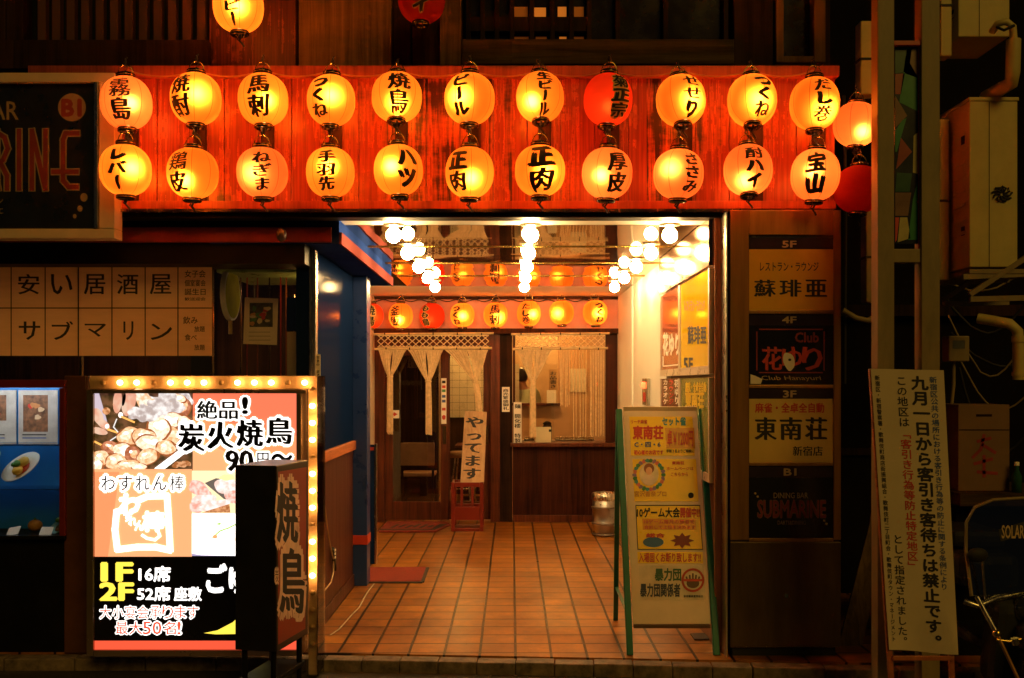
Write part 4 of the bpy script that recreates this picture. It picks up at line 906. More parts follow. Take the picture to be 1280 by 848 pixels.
for s_, xa, xb, y0, y1 in (('飲み', 229, 247, 396, 405), ('放題', 243, 256, 408, 415), ('食べ', 231, 246, 418, 426), ('放題', 243, 256, 431, 438)): p.text(b, s_, xa, y0, xb, y1, ink, 1, bold=.01)
b.build('lettering', t)
# things behind the glass
t = thing('hanging_poster', W(326, 432, 6.06), 'pale menu poster with a food photo hanging inside the bar window', 'poster')
b = MB(); A = [W(306, 372, 6.1), W(347.5, 373.5, 6.1), W(346, 431.5, 6.1), W(304, 430, 6.1)]; b.add(A + [q + Vector((0, .004, 0)) for q in A], [(3, 2, 1, 0), (4, 5, 6, 7), (0, 1, 5, 4), (1, 2, 6, 5), (2, 3, 7, 6), (3, 0, 4, 7)], pm('pink_white_paper', (.85, .62, .5), .6, var=.06)); b.build('sheet', t)
b = MB(); p = flatY(6.1); p.rect(b, 312, 379, 341, 409, pm('food_dark', (.08, .06, .03), .5, var=.6, scale=40), .8)
for k in range(14): p.ell(b, 312 + 3 + rnd.random() * 23, 385 + rnd.random() * 20, 2 + rnd.random() * 3, 1.5 + rnd.random() * 2.5, [pm('food_orange', (.6, .25, .08), .5), pm('food_cream', (.7, .5, .3), .5), pm('food_green', (.1, .2, .05), .5), redk][k % 4], 1 + .1 * k, wob=.1)
for y in (415, 420, 425): p.rect(b, 311, y, 338, y + .8, pm('grey_print', (.35, .24, .18), .6), .8)
b.build('print', t); b = MB(); b.cyl(W(318, 353, 6.1), W(318, 373, 6.1), .004, whitek, n=6); b.build('string', t)
t = thing('round_sign', W(282, 404, 6.25), 'round double sided sign with a yellow face seen edge on behind the glass', 'sign')
c = W(288, 368, 6.25); b = MB()
def disc(bb, cc, r, th, mat, yaw):
    d = Vector((math.cos(yaw), math.sin(yaw) * -1, 0)); bb.cyl(cc - d * th / 2, cc + d * th / 2, r, mat, n=32, smooth=False)
disc(b, c, .165, .03, pm('white_rim', (.75, .85, .8), .4), R(1)); b.build('drum', t)
b = MB(); d_ = Vector((math.cos(R(1)), -math.sin(R(1)), 0)); disc(b, c + d_ * .017, .15, .003, pm('sign_lime', (.5, .55, .03), .7, spec=.05), R(1)); b.build('face', t)
b = MB(); b.cyl(c + Vector((0, 0, -.165)), c + Vector((0, 0, -.25)), .012, bamb, n=8); b.cyl(c + Vector((0, 0, .165)), (c.x, c.y, 2.45), .012, bronze, n=8); b.build('bracket', t)
t = thing('wall_shelf', W(340, 350, 6.5), 'pale green glass shelf hung high inside the bar window', 'shelf')
b = MB(); b.box(X(285, 6.4), X(374, 6.15), 6.15, 6.95, Z(344, 6.3), Z(338, 6.3), pm('pale_green_shelf', (.4, .6, .26), .3), .003); b.build('board', t)
b = MB()
for px in (300, 340, 372): b.cyl((X(px, 6.4), 6.4, Z(338, 6.3)), (X(px, 6.4), 6.4, 2.46), .006, bronze, n=6)
b.build('hanger', t)
t = thing('bead_curtain', W(345, 470, 6.4), 'thin hanging strips behind the poster in the bar window', 'curtain')
b = MB()
for k, px in enumerate((300, 308, 321, 336, 350, 357)): b.box(X(px, 6.45), X(px + 1.6, 6.45), 6.45, 6.455, .95, Z(346, 6.45), [bronze, redp, cap_w][k % 3])
b.build('strips', t)
t = thing('standing_banner', W(366, 470, 6.25), 'cream and blue banner standing at the corner behind the glass', 'banner')
b = MB(); b.pbox(359, 415, 374, 500, 6.3, .006, cream); b.pbox(358, 372, 372, 414, 6.32, .006, bluel); b.build('cloth', t); b = MB(); b.cyl((X(367, 6.33), 6.335, 0.95), (X(367, 6.33), 6.335, Z(368, 6.3)), .008, steel, n=8); b.build('pole', t)
t = thing('added_mobile', W(384, 440, 6.35), 'warm bulb and paper tags added for glass reflections at the bar window corner', 'ornament')  # invented mobile; its bulb stands for hall bulbs reflected in the glass
b = MB(); b.ball(W(380, 372, 6.35), .022, em('reflection_bulb', (1, .45, .1), 22), 12); b.build('bulb', t)
b = MB(); b.cyl(W(380, 372, 6.35), (X(380, 6.35), 6.35, 2.459), .004, ink, n=6); b.build('cord', t)
for k, (px, py, a) in enumerate(((384, 386, .4), (387, 408, -.5), (382, 428, .7), (389, 447, .2))):
    b = MB(); c_ = W(px, py, 6.36 + .01 * k); b.obox(c_, (.05 * math.cos(a), 0, .05 * math.sin(a)), (-.035 * math.sin(a), .01, .035 * math.cos(a)), (0, .0015, 0), cream); b.build('tag', t)
note(394.5, 443, 400.5, 478, 5.92, '営業中 居酒屋', 'narrow white sticker on the corner post of the bar', 'sticker')

# the bar's big board at the top left
t = thing('bar_sign_board', W(20, 298, 5.45), 'big dark framed bar board lettered SUBMARINE with B1 disc, cut by the left edge', 'sign')
YS2 = 5.50
b = MB(); b.pbox(-178, 104, 119, 287, YS2 + .03, .08, pm('navy_panel', (.012, .013, .022), .3)); b.build('panel', t)
fr = pm('cream_frame', (.62, .47, .33), .4, var=.08)
b = MB(); b.box(X(-200, YS2), X(143, YS2), YS2, YS2 + .115, Z(103, YS2), Z(91, YS2), fr, .004); b.box(X(-200, YS2), X(143, YS2), YS2, YS2 + .115, Z(298, YS2), Z(286, YS2), fr, .004)
b.box(X(124, YS2), X(143, YS2), YS2, YS2 + .115, Z(286, YS2) + .001, Z(103, YS2) - .001, fr, .004); b.box(X(-200, YS2), X(-179, YS2), YS2, YS2 + .115, Z(286, YS2) + .001, Z(103, YS2) - .001, fr, .004)
b.box(X(118, YS2), X(123.4, YS2), YS2 - .012, YS2 + .1, Z(286, YS2) + .002, Z(103, YS2) - .002, steel, .003); b.build('frame', t)
b = MB(); p = flatY(YS2 + .03); mar = pm('maroon_paint', (.24, .025, .018), .5); tan = pm('tan_paint', (.35, .22, .12), .5)
def deco(strokes, w_=9):
    for i, q in enumerate(strokes): p.line(b, q, w_, tan, .8 + .21 * i)
    for i, q in enumerate(strokes): p.line(b, q, w_ - 3.2, mar, 1.8 + .21 * i)
H0, H1 = 163, 237
deco([[(-137, 172), (-150, 165), (-162, 172), (-160, 192), (-140, 208), (-138, 226), (-150, 235), (-164, 228)]]); deco([[(-128, H0), (-128, 225), (-118, 235), (-106, 228), (-104, H0)]])
deco([[(-92, H0), (-92, H1)], [(-92, H0), (-74, 170), (-72, 190), (-90, 200)], [(-90, 200), (-68, 212), (-70, 230), (-92, H1)]]); deco([[(-60, H1), (-58, H0), (-46, 215), (-34, H0), (-32, H1)]])
deco([[(-26, H1), (-14, H0), (-2, H1)], [(-22, 214), (-6, 214)]]); deco([[(-3.5, H1), (-3.5, H0)], [(-3.5, 166), (6, 172), (10, 186), (4, 200), (-3, 206)], [(2, 206), (9, 220), (9, H1)]])
deco([[(24, H0), (24, H1)]]); deco([[(40, H1), (40, H0), (57, H1), (57, H0)]]); deco([[(98, 167), (82, 167), (79, 175), (79, 226), (86, 234), (97, 234)], [(66, 215), (97, 215)]])
p.text(b, 'DINING BAR', -130, 127, 23, 150, tan, 1, bold=.01)
p.ell(b, 90, 134.5, 17.5, 17.5, tan, .8, n=32); p.text(b, 'B1', 78, 125, 101, 145, mar, 1.4, bold=.05)
for s_, y in (('イン', 247), ('リエ', 260)): p.text(b, 'DARTS&DINING ' + s_, -90, y, 4, y + 8, tan, 1)
for cx_, cy_, r_ in ((105, 247, 4.5), (100, 261, 3.3), (93.5, 270.5, 2.3)): p.ell(b, cx_, cy_, r_, r_ * 1.2, tan, .9)
b.build('lettering', t)

# menu display case
t = thing('menu_display_case', (X(20, 5.6), 5.7, Z(672, 5.55)), 'lit blue menu display case in a red frame at the left edge', 'display case')
dred = pm('dark_red_frame', (.15, .01, .005), .4); zc0, zc1 = Z(670, 5.58), Z(475, 5.58); xr = X(77, 5.58); xl = -3.5
b = MB(); b.box(xl, xr, 5.86, 5.9, zc0, zc1, pm('blue_case_back', (.008, .17, .5), .5, var=.1)); b.build('back_panel', t)
b = MB(); b.box(xl, xr + .02, 5.575, 5.6, zc1 - .045, zc1, dred, .004); b.box(xl, xr + .02, 5.601, 5.9, zc1 - .008, zc1, dred); b.box(xr - .012, xr + .02, 5.575, 5.9, zc0, zc1 - .046, dred, .004); b.box(xl, xr + .02, 5.575, 5.9, zc0 - .02, zc0 - .001, black, .003); b.build('frame', t)
b = MB(); b.box(xl, xr - .013, 5.585, 5.59, zc0, zc1 - .046, win_g); b.build('pane', t)
for py in (556, 612):
    b = MB(); b.box(xl, xr - .015, 5.66, 5.858, Z(py + 1.2, 5.66), Z(py - .4, 5.66), glass('shelf_glass', (.8, .9, .95), .8, .02, .1)); b.build('shelf', t)
b = MB(); b.cyl((xl + .1, 5.63, zc1 - .026), (xr - .04, 5.63, zc1 - .026), .012, em('case_tube', (.9, .95, 1), 20), n=10); b.build('tube', t)
for px0, px1, lb in ((-33, 20, 'left menu sheet with a food photo in the display case'), (23, 72, 'right menu sheet with a food photo in the display case')):
    q = thing('menu_sheet', W((px0 + px1) / 2, 555, 5.84), lb, 'menu', 'menu sheets in the display case')
    b = MB(); b.pbox(px0, 488, px1, 553, 5.845, .006, pm('menu_paper', (.42, .40, .36), .5)); b.build('sheet', q)
    b = MB(); p = flatY(5.845); p.rect(b, px0 + 6, 494, px1 - 12, 540 if px0 > 0 else 526, pm('food_brown', (.2, .09, .04), .5, var=.7, scale=25), .8)
    for k in range(5): p.ell(b, px0 + 12 + rnd.random() * 18, 502 + rnd.random() * 22, 4, 3, [pm('food_orange', (.6, .25, .08), .5), pm('food_cream', (.7, .5, .3), .5), redk][k % 3], 1 + .1 * k, wob=.12)
    for y in (543, 547): p.rect(b, px0 + 5, y, px1 - 14, y + 1.4, bluek if y > 545 else ink, .8)
    b.build('print', q)
def plate(px, py, Y, rx, label, foods, rim=whitek, tip=50):
    q = thing('sample_plate', W(px, py, Y), label, 'plate', 'food samples in the display case')
    c_ = W(px, py, Y); k = rx * Y / F; M = Matrix.Translation(c_) @ Matrix.Rotation(R(-28), 4, 'Y') @ Matrix.Rotation(R(tip), 4, 'X')
    b = MB(); b.lathe([(0, -.006), (k * .55, -.006), (k * .7, .004), (k, .02), (k * .99, .026), (k * .68, .01), (0, .004)], (0, 0, 0), rim, 32); b.v = [M @ Vector((v.x, v.y * .68, v.z)) for v in b.v]; b.build('plate', q)
    b = MB()
    for (dx, dy, rr, mt) in foods: b.ball((dx * k, dy * k * .7, .012 if rr > .38 else .03 + (.025 if mt is leaf else 0)), rr * k, mt, 12, (1, .9, .25 if rr > .38 else .7))
    b.v = [M @ v for v in b.v]; b.build('food', q)
potato = pm('food_yellow', (.72, .42, .05), .4); tomato = pm('tomato_sauce', (.5, .05, .02), .25); leaf = pm('herb_leaf', (.06, .2, .03), .6)
plate(29, 586, 5.72, 27, 'oval white plate with yellow potatoes in red sauce in the display case', [(0, 0, .42, tomato), (-.12, -.28, .27, potato), (.2, .2, .29, potato), (-.12, .28, .25, potato), (.02, -.02, .17, leaf), (-.16, .1, .13, leaf), (-.02, .16, .12, leaf)])
plate(-14, 578, 5.72, 20, 'white plate at the left edge of the display case', [(0, 0, .4, tomato), (.1, .1, .25, potato)])
plate(78, 660, 5.72, 16, 'pale blue bowl with food at the right end of the bottom shelf', [(-.1, 0, .45, pm('food_brown', (.2, .09, .04), .5)), (.2, .2, .25, leaf)], pm('pale_blue_ceramic', (.25, .5, .55), .25), 40)
q = thing('sample_fruit', W(44, 662, 5.72), 'round orange food sample on the bottom shelf of the display case', 'food sample'); b = MB(); b.ball(W(44, 657, 5.74), .04, pm('orange_skin', (.6, .25, .04), .5, bump=.3, scale=60), 16, (1, 1, .85)); b.build('fruit', q); b = MB(); b.ball(W(44, 649, 5.74), .008, leaf, 8); b.build('stalk', q)
for px, lb in ((17, 'left white price card tilted on the bottom shelf'), (58, 'right white price card on the bottom shelf')):
    q = thing('price_card', W(px, 668, 5.64), lb, 'card', 'price cards in the display case'); b = MB(); b.obox(W(px, 664, 5.64), (.034, 0, .006 if px < 30 else 0), (0, .018, .02), (0, -.0008, .001), whitek); b.build('card', q)

# ------------------------------------------------------------------ big lit board with marquee bulbs
YL = 5.36
t = thing('lightbox_sign', (X(246, YL), YL + .1, -.06), 'big lit yakitori board framed by marquee bulbs', 'sign')
alu = pm('aluminium_brown', (.32, .23, .15), .3, .8, var=.1)
b = MB(); b.box(X(118, YL), X(372, YL), YL + .012, YL + .2, Z(816, YL), Z(487, YL), pm('sign_box_side', (.05, .04, .03), .4)); b.build('cabinet', t)
b = MB()
b.box(X(109, YL), X(383, YL), YL - .01, YL + .2, Z(492, YL), Z(487, YL), alu, .003); b.box(X(109, YL), X(117.5, YL), YL - .01, YL + .2, Z(820, YL), Z(492, YL) - .001, alu, .003)
b.box(X(371, YL), X(377, YL), YL - .01, YL + .2, Z(820, YL), Z(492, YL) - .001, alu, .003); b.box(X(118, YL), X(370.5, YL), YL - .008, YL + .2, Z(820, YL), Z(812.5, YL), alu, .003); b.build('frame', t)
ch = MB(); chm = pm('marquee_trough', (.62, .42, .24), .35)
ch.box(X(109, YL), X(397, YL), YL + .03, YL + .2, Z(486.5, YL), Z(470, YL), chm, .004); ch.box(X(384, YL), X(397, YL), YL + .03, YL + .2, -.06, Z(487, YL), chm, .004); ch = ch.build('bulb_trough', t)
b = MB(); cg = glass('clear_plastic', (.97, .95, .9), .7, .05, .06)
b.box(X(109, YL), X(397, YL), YL - .022, YL - .019, Z(486.5, YL), Z(470, YL), cg); b.box(X(384, YL), X(397, YL), YL - .022, YL - .019, -.05, Z(487, YL), cg); b.box(X(397.3, YL), X(398, YL), YL - .02, YL + .2, -.05, Z(470, YL), cg); b.build('clear_cover', ch)
mb_on, mb_off = em('marquee_bulb_lit', (1, .47, .13), 32), pm('marquee_bulb_unlit', (.6, .4, .2), .15, var=.1)
def mbulb(px, py, on):
    b = MB(); c_ = W(px, py, YL); b.ball(c_ + Vector((0, .0, 0)), .0155, mb_on if on else mb_off, 10, (1.1, 1, .95)); b.cyl(c_ + Vector((0, .012, 0)), c_ + Vector((0, .03, 0)), .009, brass, n=8); b.build('marquee_bulb', t)
for k in range(13): mbulb(129 + 21 * k, 478.5, k % 4 != 3 and k != 0)
for k in range(16): mbulb(390.5, 486.5 + 21.2 * k, k not in (0, 4, 8, 12, 13, 14, 15))
art = MB(); p = flatY(YL + .011)
S = 1.25
salA, salB, salD = em('salmon_print', (1, .31, .13), .66), em('salmon_print_light', (1, .44, .2), .66), em('coral_print', (1, .2, .10), .64)
wht = em('white_print', (1, .95, .9), 1.25); blk = pm('black_print', (.006, .005, .006), .3); yel = em('yellow_print_lit', (1, .78, .08), .75); redl = em('red_print', (1, .11, .05), .6); navy = pm('navy_print', (.02, .015, .03), .4)
p.rect(art, 118, 492, 370.5, 812, blk, .3)
p.rect(art, 241, 492, 370.5, 588.5, salD, .6); p.poly(art, [(241, 520), (370.5, 545), (370.5, 588.5), (241, 588.5)], salA, .8); p.poly(art, [(241, 545), (330, 588.5), (241, 588.5)], salB, 1)
p.rect(art, 117.5, 587, 240, 696, salB, .6); p.poly(art, [(117.5, 587), (150, 587), (135, 696), (117.5, 696)], salA, .8)
# skewers photo
p.rect(art, 118, 492, 240.5, 586.5, emn('photo_dark', (.02, .008, .004), (.16, .06, .03), .6, 22), .6)
flesh = [emn('photo_meat', (.9, .32, .13), (1, .72, .45), .68, 45), emn('photo_meat_pale', (1, .5, .26), (1, .9, .75), .7, 40), emn('photo_meat_brown', (.4, .11, .03), (.9, .42, .2), .62, 45)]
smoke = emn('photo_smoke', (.5, .4, .38), (1, .93, .9), .66, 30); skinp = emn('photo_hand', (.95, .42, .28), (1, .68, .5), .55, 18); nailp = em('photo_nail', (1, .75, .68), 1.1); stick = em('photo_stick', (.9, .42, .1), .9)
for k in range(9): p.ell(art, 178 + rnd.random() * 55, 497 + rnd.random() * 22, 12 + rnd.random() * 10, 6 + rnd.random() * 6, smoke if k % 2 else flesh[1], .8 + .05 * k, rnd.random(), .1)
p.poly(art, [(118, 492), (124, 492), (134, 527), (128, 530), (118, 512)], em('photo_sleeve', (.5, .42, .5), .8), 1.3)
p.ell(art, 147, 502, 5.5, 15, skinp, 1.35, .08); p.ell(art, 161, 504, 8.5, 16, skinp, 1.37, .25, .04); p.ell(art, 151, 519, 3, 3.6, nailp, 1.42); p.ell(art, 155, 500, 2, 8, blk, 1.42, .2); p.ell(art, 133, 514, 5, 4.5, emn('photo_meat_brown', (.55, .17, .06), (1, .55, .3), 1., 45), 1.37)
p.ell(art, 123, 521, 6, 11, skinp, 1.36, -.35); p.ell(art, 129, 530, 5, 10, skinp, 1.38, -.9); p.ell(art, 124, 539, 11, 4.2, skinp, 1.39, .25); p.ell(art, 134, 533, 2.6, 3, nailp, 1.44, .3)
p.line(art, [(135, 537), (150, 542)], 2.4, stick, 1.5); p.line(art, [(152, 521), (168, 528)], 2.2, stick, 1.5); p.line(art, [(118, 552), (134, 560)], 2.4, stick, 1.5); p.line(art, [(146, 524), (142, 534), (150, 543), (138, 551)], 1.3, em('photo_steel', (.7, .68, .66), .9), 1.52)
z_ = 1.55
edge_m, mid_m, lite_m, pale_m = em('photo_char', (.42, .13, .04), .55), emn('photo_meat_mid', (.95, .40, .17), (1, .66, .4), .75, 70), emn('photo_meat_light', (1, .62, .38), (1, .86, .66), .8, 70), emn('photo_meat_glint', (1, .86, .7), (1, .98, .93), .9, 70)
red_m = emn('photo_meat_red', (.4, .1, .05), (.75, .26, .14), .6, 40)
chunks = [(760, 395, 62, 50, 1), (735, 225, 62, 55, 2), (690, 160, 60, 30, 1), (640, 320, 85, 55, 1), (640, 430, 75, 60, 0), (560, 375, 80, 70, 1), (740, 330, 60, 40, 1), (350, 430, 78, 62, 0), (455, 440, 80, 62, 0), (500, 480, 95, 55, 1), (610, 510, 66, 50, 0), (225, 510, 66, 42, 2), (310, 535, 66, 58, 1), (375, 560, 50, 60, 2), (480, 575, 76, 50, 0), (150, 585, 62, 52, 0), (258, 610, 72, 54, 0), (345, 632, 74, 44, 0), (125, 632, 40, 36, 1), (420, 645, 50, 26, 1)]
for (cx_, cy_, rx, ry, kd) in chunks:
    cx_, cy_, rx, ry = 100 + cx_ / 5.656, 470 + cy_ / 5.656, 1.15 * rx / 5.656, 1.15 * ry / 5.656
    ry = min(ry, 589 - cy_); rx = min(rx, 240 - cx_ if cx_ > 225 else 99); ro = rnd.uniform(-.4, .4) if cx_ < 225 and cy_ < 575 else 0; z_ += .05
    p.ell(art, cx_, cy_, rx, ry, edge_m, z_, ro, .05)
    p.ell(art, cx_ - .5, cy_ - .6, rx * .9, ry * .88, (mid_m, lite_m, red_m)[kd], z_ + .01, ro, .08)
    for q in range(3): p.ell(art, cx_ + rnd.uniform(-.35, .3) * rx, cy_ + rnd.uniform(-.5, .15) * ry, rx * rnd.uniform(.25, .5), ry * rnd.uniform(.2, .42), (lite_m, pale_m, mid_m)[kd], z_ + .02 + .004 * q, ro + rnd.uniform(-.5, .5), .12)
    p.ell(art, cx_ - .25 * rx, cy_ - .35 * ry, rx * .2, ry * .14, wht, z_ + .04, ro, .15)
for q in range(7): p.ell(art, 170 + 8 * q + rnd.uniform(-3, 3), 500 + rnd.uniform(-4, 20), 8 + rnd.random() * 5, 5 + rnd.random() * 5, smoke, z_ + .06 + .003 * q, rnd.random(), .14)
z_ += .1
p.poly(art, [(193, 586), (225, 562), (234, 566), (206, 586.4)], wht, z_ + .05); p.poly(art, [(206, 586.4), (240.4, 560), (240.4, 586.4)], emn('photo_dark', (.02, .008, .004), (.16, .06, .03), .6, 22), z_ + .06)
for k in range(6): p.ell(art, 216 + rnd.random() * 20, 577 + rnd.random() * 6, 5, 3, flesh[2], z_ + .08 + .01 * k, 0, .1)
p.rect(art, 113, 586.6, 240.5, 590, salB, z_ + .2)
# price lettering
p.text(art, '絶品', 247, 501, 297, 524, blk, 3, nib=.03, out=.12, omat=wht); p.text(art, '!', 304, 497, 309, 517, blk, 3, bold=.04, out=.12, omat=wht)
for k, c_ in enumerate('炭火焼鳥'): p.text(art, c_, 224 + 36.5 * k, 530 - 2.5 * k, 255 + 36.5 * k, 564 - 3 * k, blk, 3.6, nib=.045, out=.12, omat=wht)
p.text(art, '90', 283, 563, 316, 589, navy, 4.2, nib=.04, out=.09, omat=wht); p.text(art, '円', 322, 566, 336, 583, navy, 4.2, nib=.02, out=.12, omat=wht); p.text(art, '〜', 340, 568, 365, 576, blk, 4.2, nib=.03, bold=.04, out=.13, omat=wht)
for k, c_ in enumerate('わすれん棒'): p.text(art, c_, 127 + 21.5 * k, 595, 144 + 21.5 * k, 613, navy, 3.5, bold=.004, out=.17, omat=wht)
p.text(art, '゛', 200, 593, 204, 596, navy, 3.5, out=.1, omat=wht)
p.line(art, [(172, 626), (185, 620.5), (209, 620), (211, 650), (213, 688), (195, 684), (172, 684), (147, 687), (144, 662), (146, 640), (152, 638)], 8, wht, 3)
p.text(art, 'わ', 150, 618, 174, 642, wht, 3.2, bold=.07); p.text(art, 'す', 155, 641, 165, 652, wht, 3.2, bold=.05); p.text(art, 'れ', 161, 646, 171, 657, wht, 3.2, bold=.05); p.text(art, 'ん', 169, 651, 181, 663, wht, 3.2, bold=.05); p.text(art, '棒', 179, 640, 206, 664, wht, 3.2, bold=.06)
p.line(art, [(197, 662), (200, 670), (194, 675), (184, 673), (178, 669)], 3.4, wht, 3.2)
# two raw-meat photos
pale = em('photo_cream', (1, .82, .5), .72); pink = emn('photo_pink', (.95, .36, .28), (1, .72, .64), .68, 45); ppale = emn('photo_pale_pink', (1, .62, .54), (1, .93, .9), .72, 35); gry = em('photo_grey', (.16, .13, .11), .6)
p.rect(art, 240, 588.5, 370.5, 642, pale, 1); p.poly(art, [(256, 604), (270, 598), (290, 600), (296, 628), (280, 624)], gry, 1.2)
for k, (cx_, cy_, rx, ry, ro) in enumerate(((250, 612, 16, 9, .6), (255, 626, 16, 8, -.1), (246, 634, 10, 7, .2), (284, 608, 15, 11, .1), (295, 622, 14, 9, .3), (268, 632, 20, 6, -.2), (320, 615, 20, 12, .2), (340, 628, 20, 9, 0))): p.ell(art, cx_, cy_, rx, ry, pink if k % 2 == 0 else ppale, 1.4 + .05 * k, ro, .08)
p.poly(art, [(252, 641), (287, 630), (288, 641)], emn('photo_meat_brown', (.55, .17, .06), (1, .55, .3), 1., 45), 1.9)
p.ell(art, 284, 597, 9, 4, em('photo_lime', (.75, .8, .25), 1.1), 1.9, .1, .12)
p.rect(art, 240, 642, 370.5, 695, wht, 2)
for k in range(14): p.ell(art, 258 + rnd.random() * 90, 662 + rnd.random() * 28, 2 + rnd.random() * 3, 1 + rnd.random(), [em('photo_blush', (1, .72, .62), 1.2), em('photo_peach', (1, .82, .6), 1.2)][k % 2], 2.2 + .02 * k, 0, .2)
p.line(art, [(266, 672), (275, 664), (286, 660), (294, 656)], 1.8, em('photo_leafgreen', (.32, .5, .12), .9), 2.6); p.ell(art, 269, 671, 3, 2.4, em('photo_terracotta', (.9, .3, .12), 1), 2.7); p.ell(art, 274, 655, 3, 1.2, em('photo_leafgreen', (.32, .5, .12), .9), 2.6, .1, .2)
p.poly(art, [(240, 692), (252, 694), (300, 695), (240, 695)], em('photo_plate_edge', (.35, .3, .5), .8), 2.4)
# black lower part
p.text(art, '1F', 128, 704, 165, 726, yel, 2, bold=.045); p.text(art, '2F', 126, 729, 166, 750, yel, 2, bold=.045)
p.text(art, '16席', 174, 708, 213, 727, wht, 2, bold=.03); p.text(art, '52席', 172, 733, 213, 751, wht, 2, bold=.03); p.text(art, '座敷', 218, 734, 252, 751, wht, 2, bold=.03)
for k, c_ in enumerate('大小宴会承ります'): p.text(art, c_, 125 + 15.6 * k, 757.5, 139 + 15.6 * k, 773.5, redl, 2.6, out=.07, omat=wht)
for k, c_ in enumerate(('最', '大', '50', '名', '!')): p.text(art, c_, (145, 162, 179, 205, 222)[k], 777, (160, 178, 202, 220, 226)[k], 793, redl, 2.6, bold=.01, out=.07, omat=wht)
p.text(art, 'ごゆ', 259, 706, 310, 741, wht, 2, bold=.05)
p.poly(art, [(255, 791.5), (272, 788), (291, 778), (300, 770), (330, 768), (330, 792), (270, 793)], yel, 2); p.rect(art, 112, 801, 370.5, 812.4, redl, 2)
art.build('printed_face', t)

# ------------------------------------------------------------------ black standing box sign
t = thing('standing_box_sign', (-1.1, 4.85, -.074), 'black standing box sign with 焼鳥 on its red side in front of the lit board', 'sign')
P0 = Vector((-1.112, 4.70, 0)); sd_ = Vector((.0756, .347, 0)) * 1.02; wd_ = Vector((-.9756, .219, 0)) * .214
zt, zb = Z(582.5, 4.7), Z(816, 4.7)
cc = P0 + sd_ / 2 + wd_ / 2 + Vector((0, 0, (zt + zb) / 2))
b = MB(); b.obox(cc, sd_ / 2, wd_ / 2, (0, 0, (zt - zb) / 2), pm('black_sheet_metal', (.011, .009, .008), .38, var=.3), .006); b.build('cabinet', t)
p = Pl(P0 + Vector((0, 0, 1)), sd_, (0, 0, 1)); rp_ = pm('red_sign_film', (.28, .022, .006), .35, var=.15, scale=4)
b = MB(); p.poly(b, [(347.5, 590), (383, 584), (381.5, 786), (347.5, 806)], rp_, .8); b.build('face', t)
b = MB(); p.text(b, '焼', 346.5, 603, 371, 678, ink, 2, nib=.045, out=.14, omat=pm('pale_rim', (.8, .55, .4), .5)); p.text(b, '鳥', 350, 686, 379, 766, ink, 2, nib=.045, out=.14, omat=pm('pale_rim', (.8, .55, .4), .5)); p.text(b, '炭', 343.2, 712, 347.6, 728, ink, 2, out=.2, omat=pm('pale_rim', (.8, .55, .4), .5)); b.build('lettering', t)
b = MB()
for i in (.1, .9):
    for j in (.15, .85):
        q = P0 + sd_ * i + wd_ * j; b.cyl((q.x, q.y, -.05), (q.x, q.y, zb + .002), .014, black, n=10)
b.build('legs', t)
b = MB()
for i in (.1, .9):
    for j in (.15, .85): q = P0 + sd_ * i + wd_ * j; b.cyl((q.x - .012, q.y, -.05), (q.x + .012, q.y, -.05), .024, ink, n=12)
b.build('casters', t)
q = P0 + sd_ * .5 + wd_ * .5; b = MB(); b.obox((q.x, q.y, .1), sd_ * .5, wd_ * .42, (0, 0, .012), black, .004); b.build('base_tray', t)

# cords by the cabinet wall
b = MB(); b.tube([W(413, 794, 5.98), W(424, 784, 6.12), W(432, 772, 6.3), W(440, 764, 6.5), W(449, 752, 6.7), W(455, 742, 7.0), W(462, 732, 7.3), W(468, 724, 7.5)], .006, pm('white_cord', (.55, .45, .33), .5), 6); b.v = [Vector((v.x, v.y, max(.006, v.z * .1 + .006))) for v in b.v]
tag(b.build('floor_cord'), 'white cord lying on the tiles along the cabinet wall', 'cord')
t = thing('extension_cord', (-1.17, 6.35, .3), 'pale cord with a plug block hanging on the brown cabinet wall', 'cord')
def cw(px, py):
    Y = -1.172 / ((px - 640) / F); return Vector((-1.172, Y, Z(py, Y)))
b = MB(); b.tube([cw(402, 596), cw(404, 620), cw(408, 650), cw(411, 672), cw(414, 688), cw(417, 700), cw(417, 715), cw(414, 728), cw(406, 738), cw(401, 744)], .005, pm('tan_cord', (.5, .33, .17), .5), 6); b.build('cable', t)
b = MB(); a_, c_ = cw(415.5, 686), cw(419, 712); b.bar(a_, c_, .03, .02, ink, .003, up=(1, 0, 0)); b.build('plug_block', t)
b = MB()
for py in (688, 692.5, 697): a_ = cw(416.5, py); b.obox(a_ + Vector((.013, 0, 0)), (.003, 0, 0), (0, .016, 0), (0, 0, .007), whitek, .002)
b.build('plugs', t)

# ------------------------------------------------------------------ A-frame board at the right
t = thing('a_frame_board', (.9, 5.95, 0), 'green legged A-frame notice board with yellow posters at the entrance', 'notice board')
grn = pm('green_paint', (.004, .13, .085), .35, var=.2)
yb_, yt_, ht = 5.56, 5.98, 1.36
def afp(px, py):
    k = (479 - py) / F; s_ = (EYE + k * yb_) / (ht - (yt_ - yb_) * k); Y = yb_ + (yt_ - yb_) * s_
    return Vector((X(px, Y), Y, ht * s_))
LT, LB_, RT, RB = afp(773.5, 512), afp(787.5, 819), afp(877, 512), afp(895.5, 819)
LB_.z = RB.z = 0.
for nm, a_, c_ in (('leg', LT, LB_), ('leg', RT, RB)):
    b = MB(); b.bar(c_, a_, .036, .03, grn, .004); b.build(nm, t)
for px, s_ in ((769.5, 1), (868, 1)):
    q = Vector((X(px, 6.38), 6.38, 0)); a_ = (LT if px < 800 else RT) + Vector((.0, .035, -.03)); b = MB(); b.bar(q, a_, .03, .024, grn, .004); b.build('leg', t)
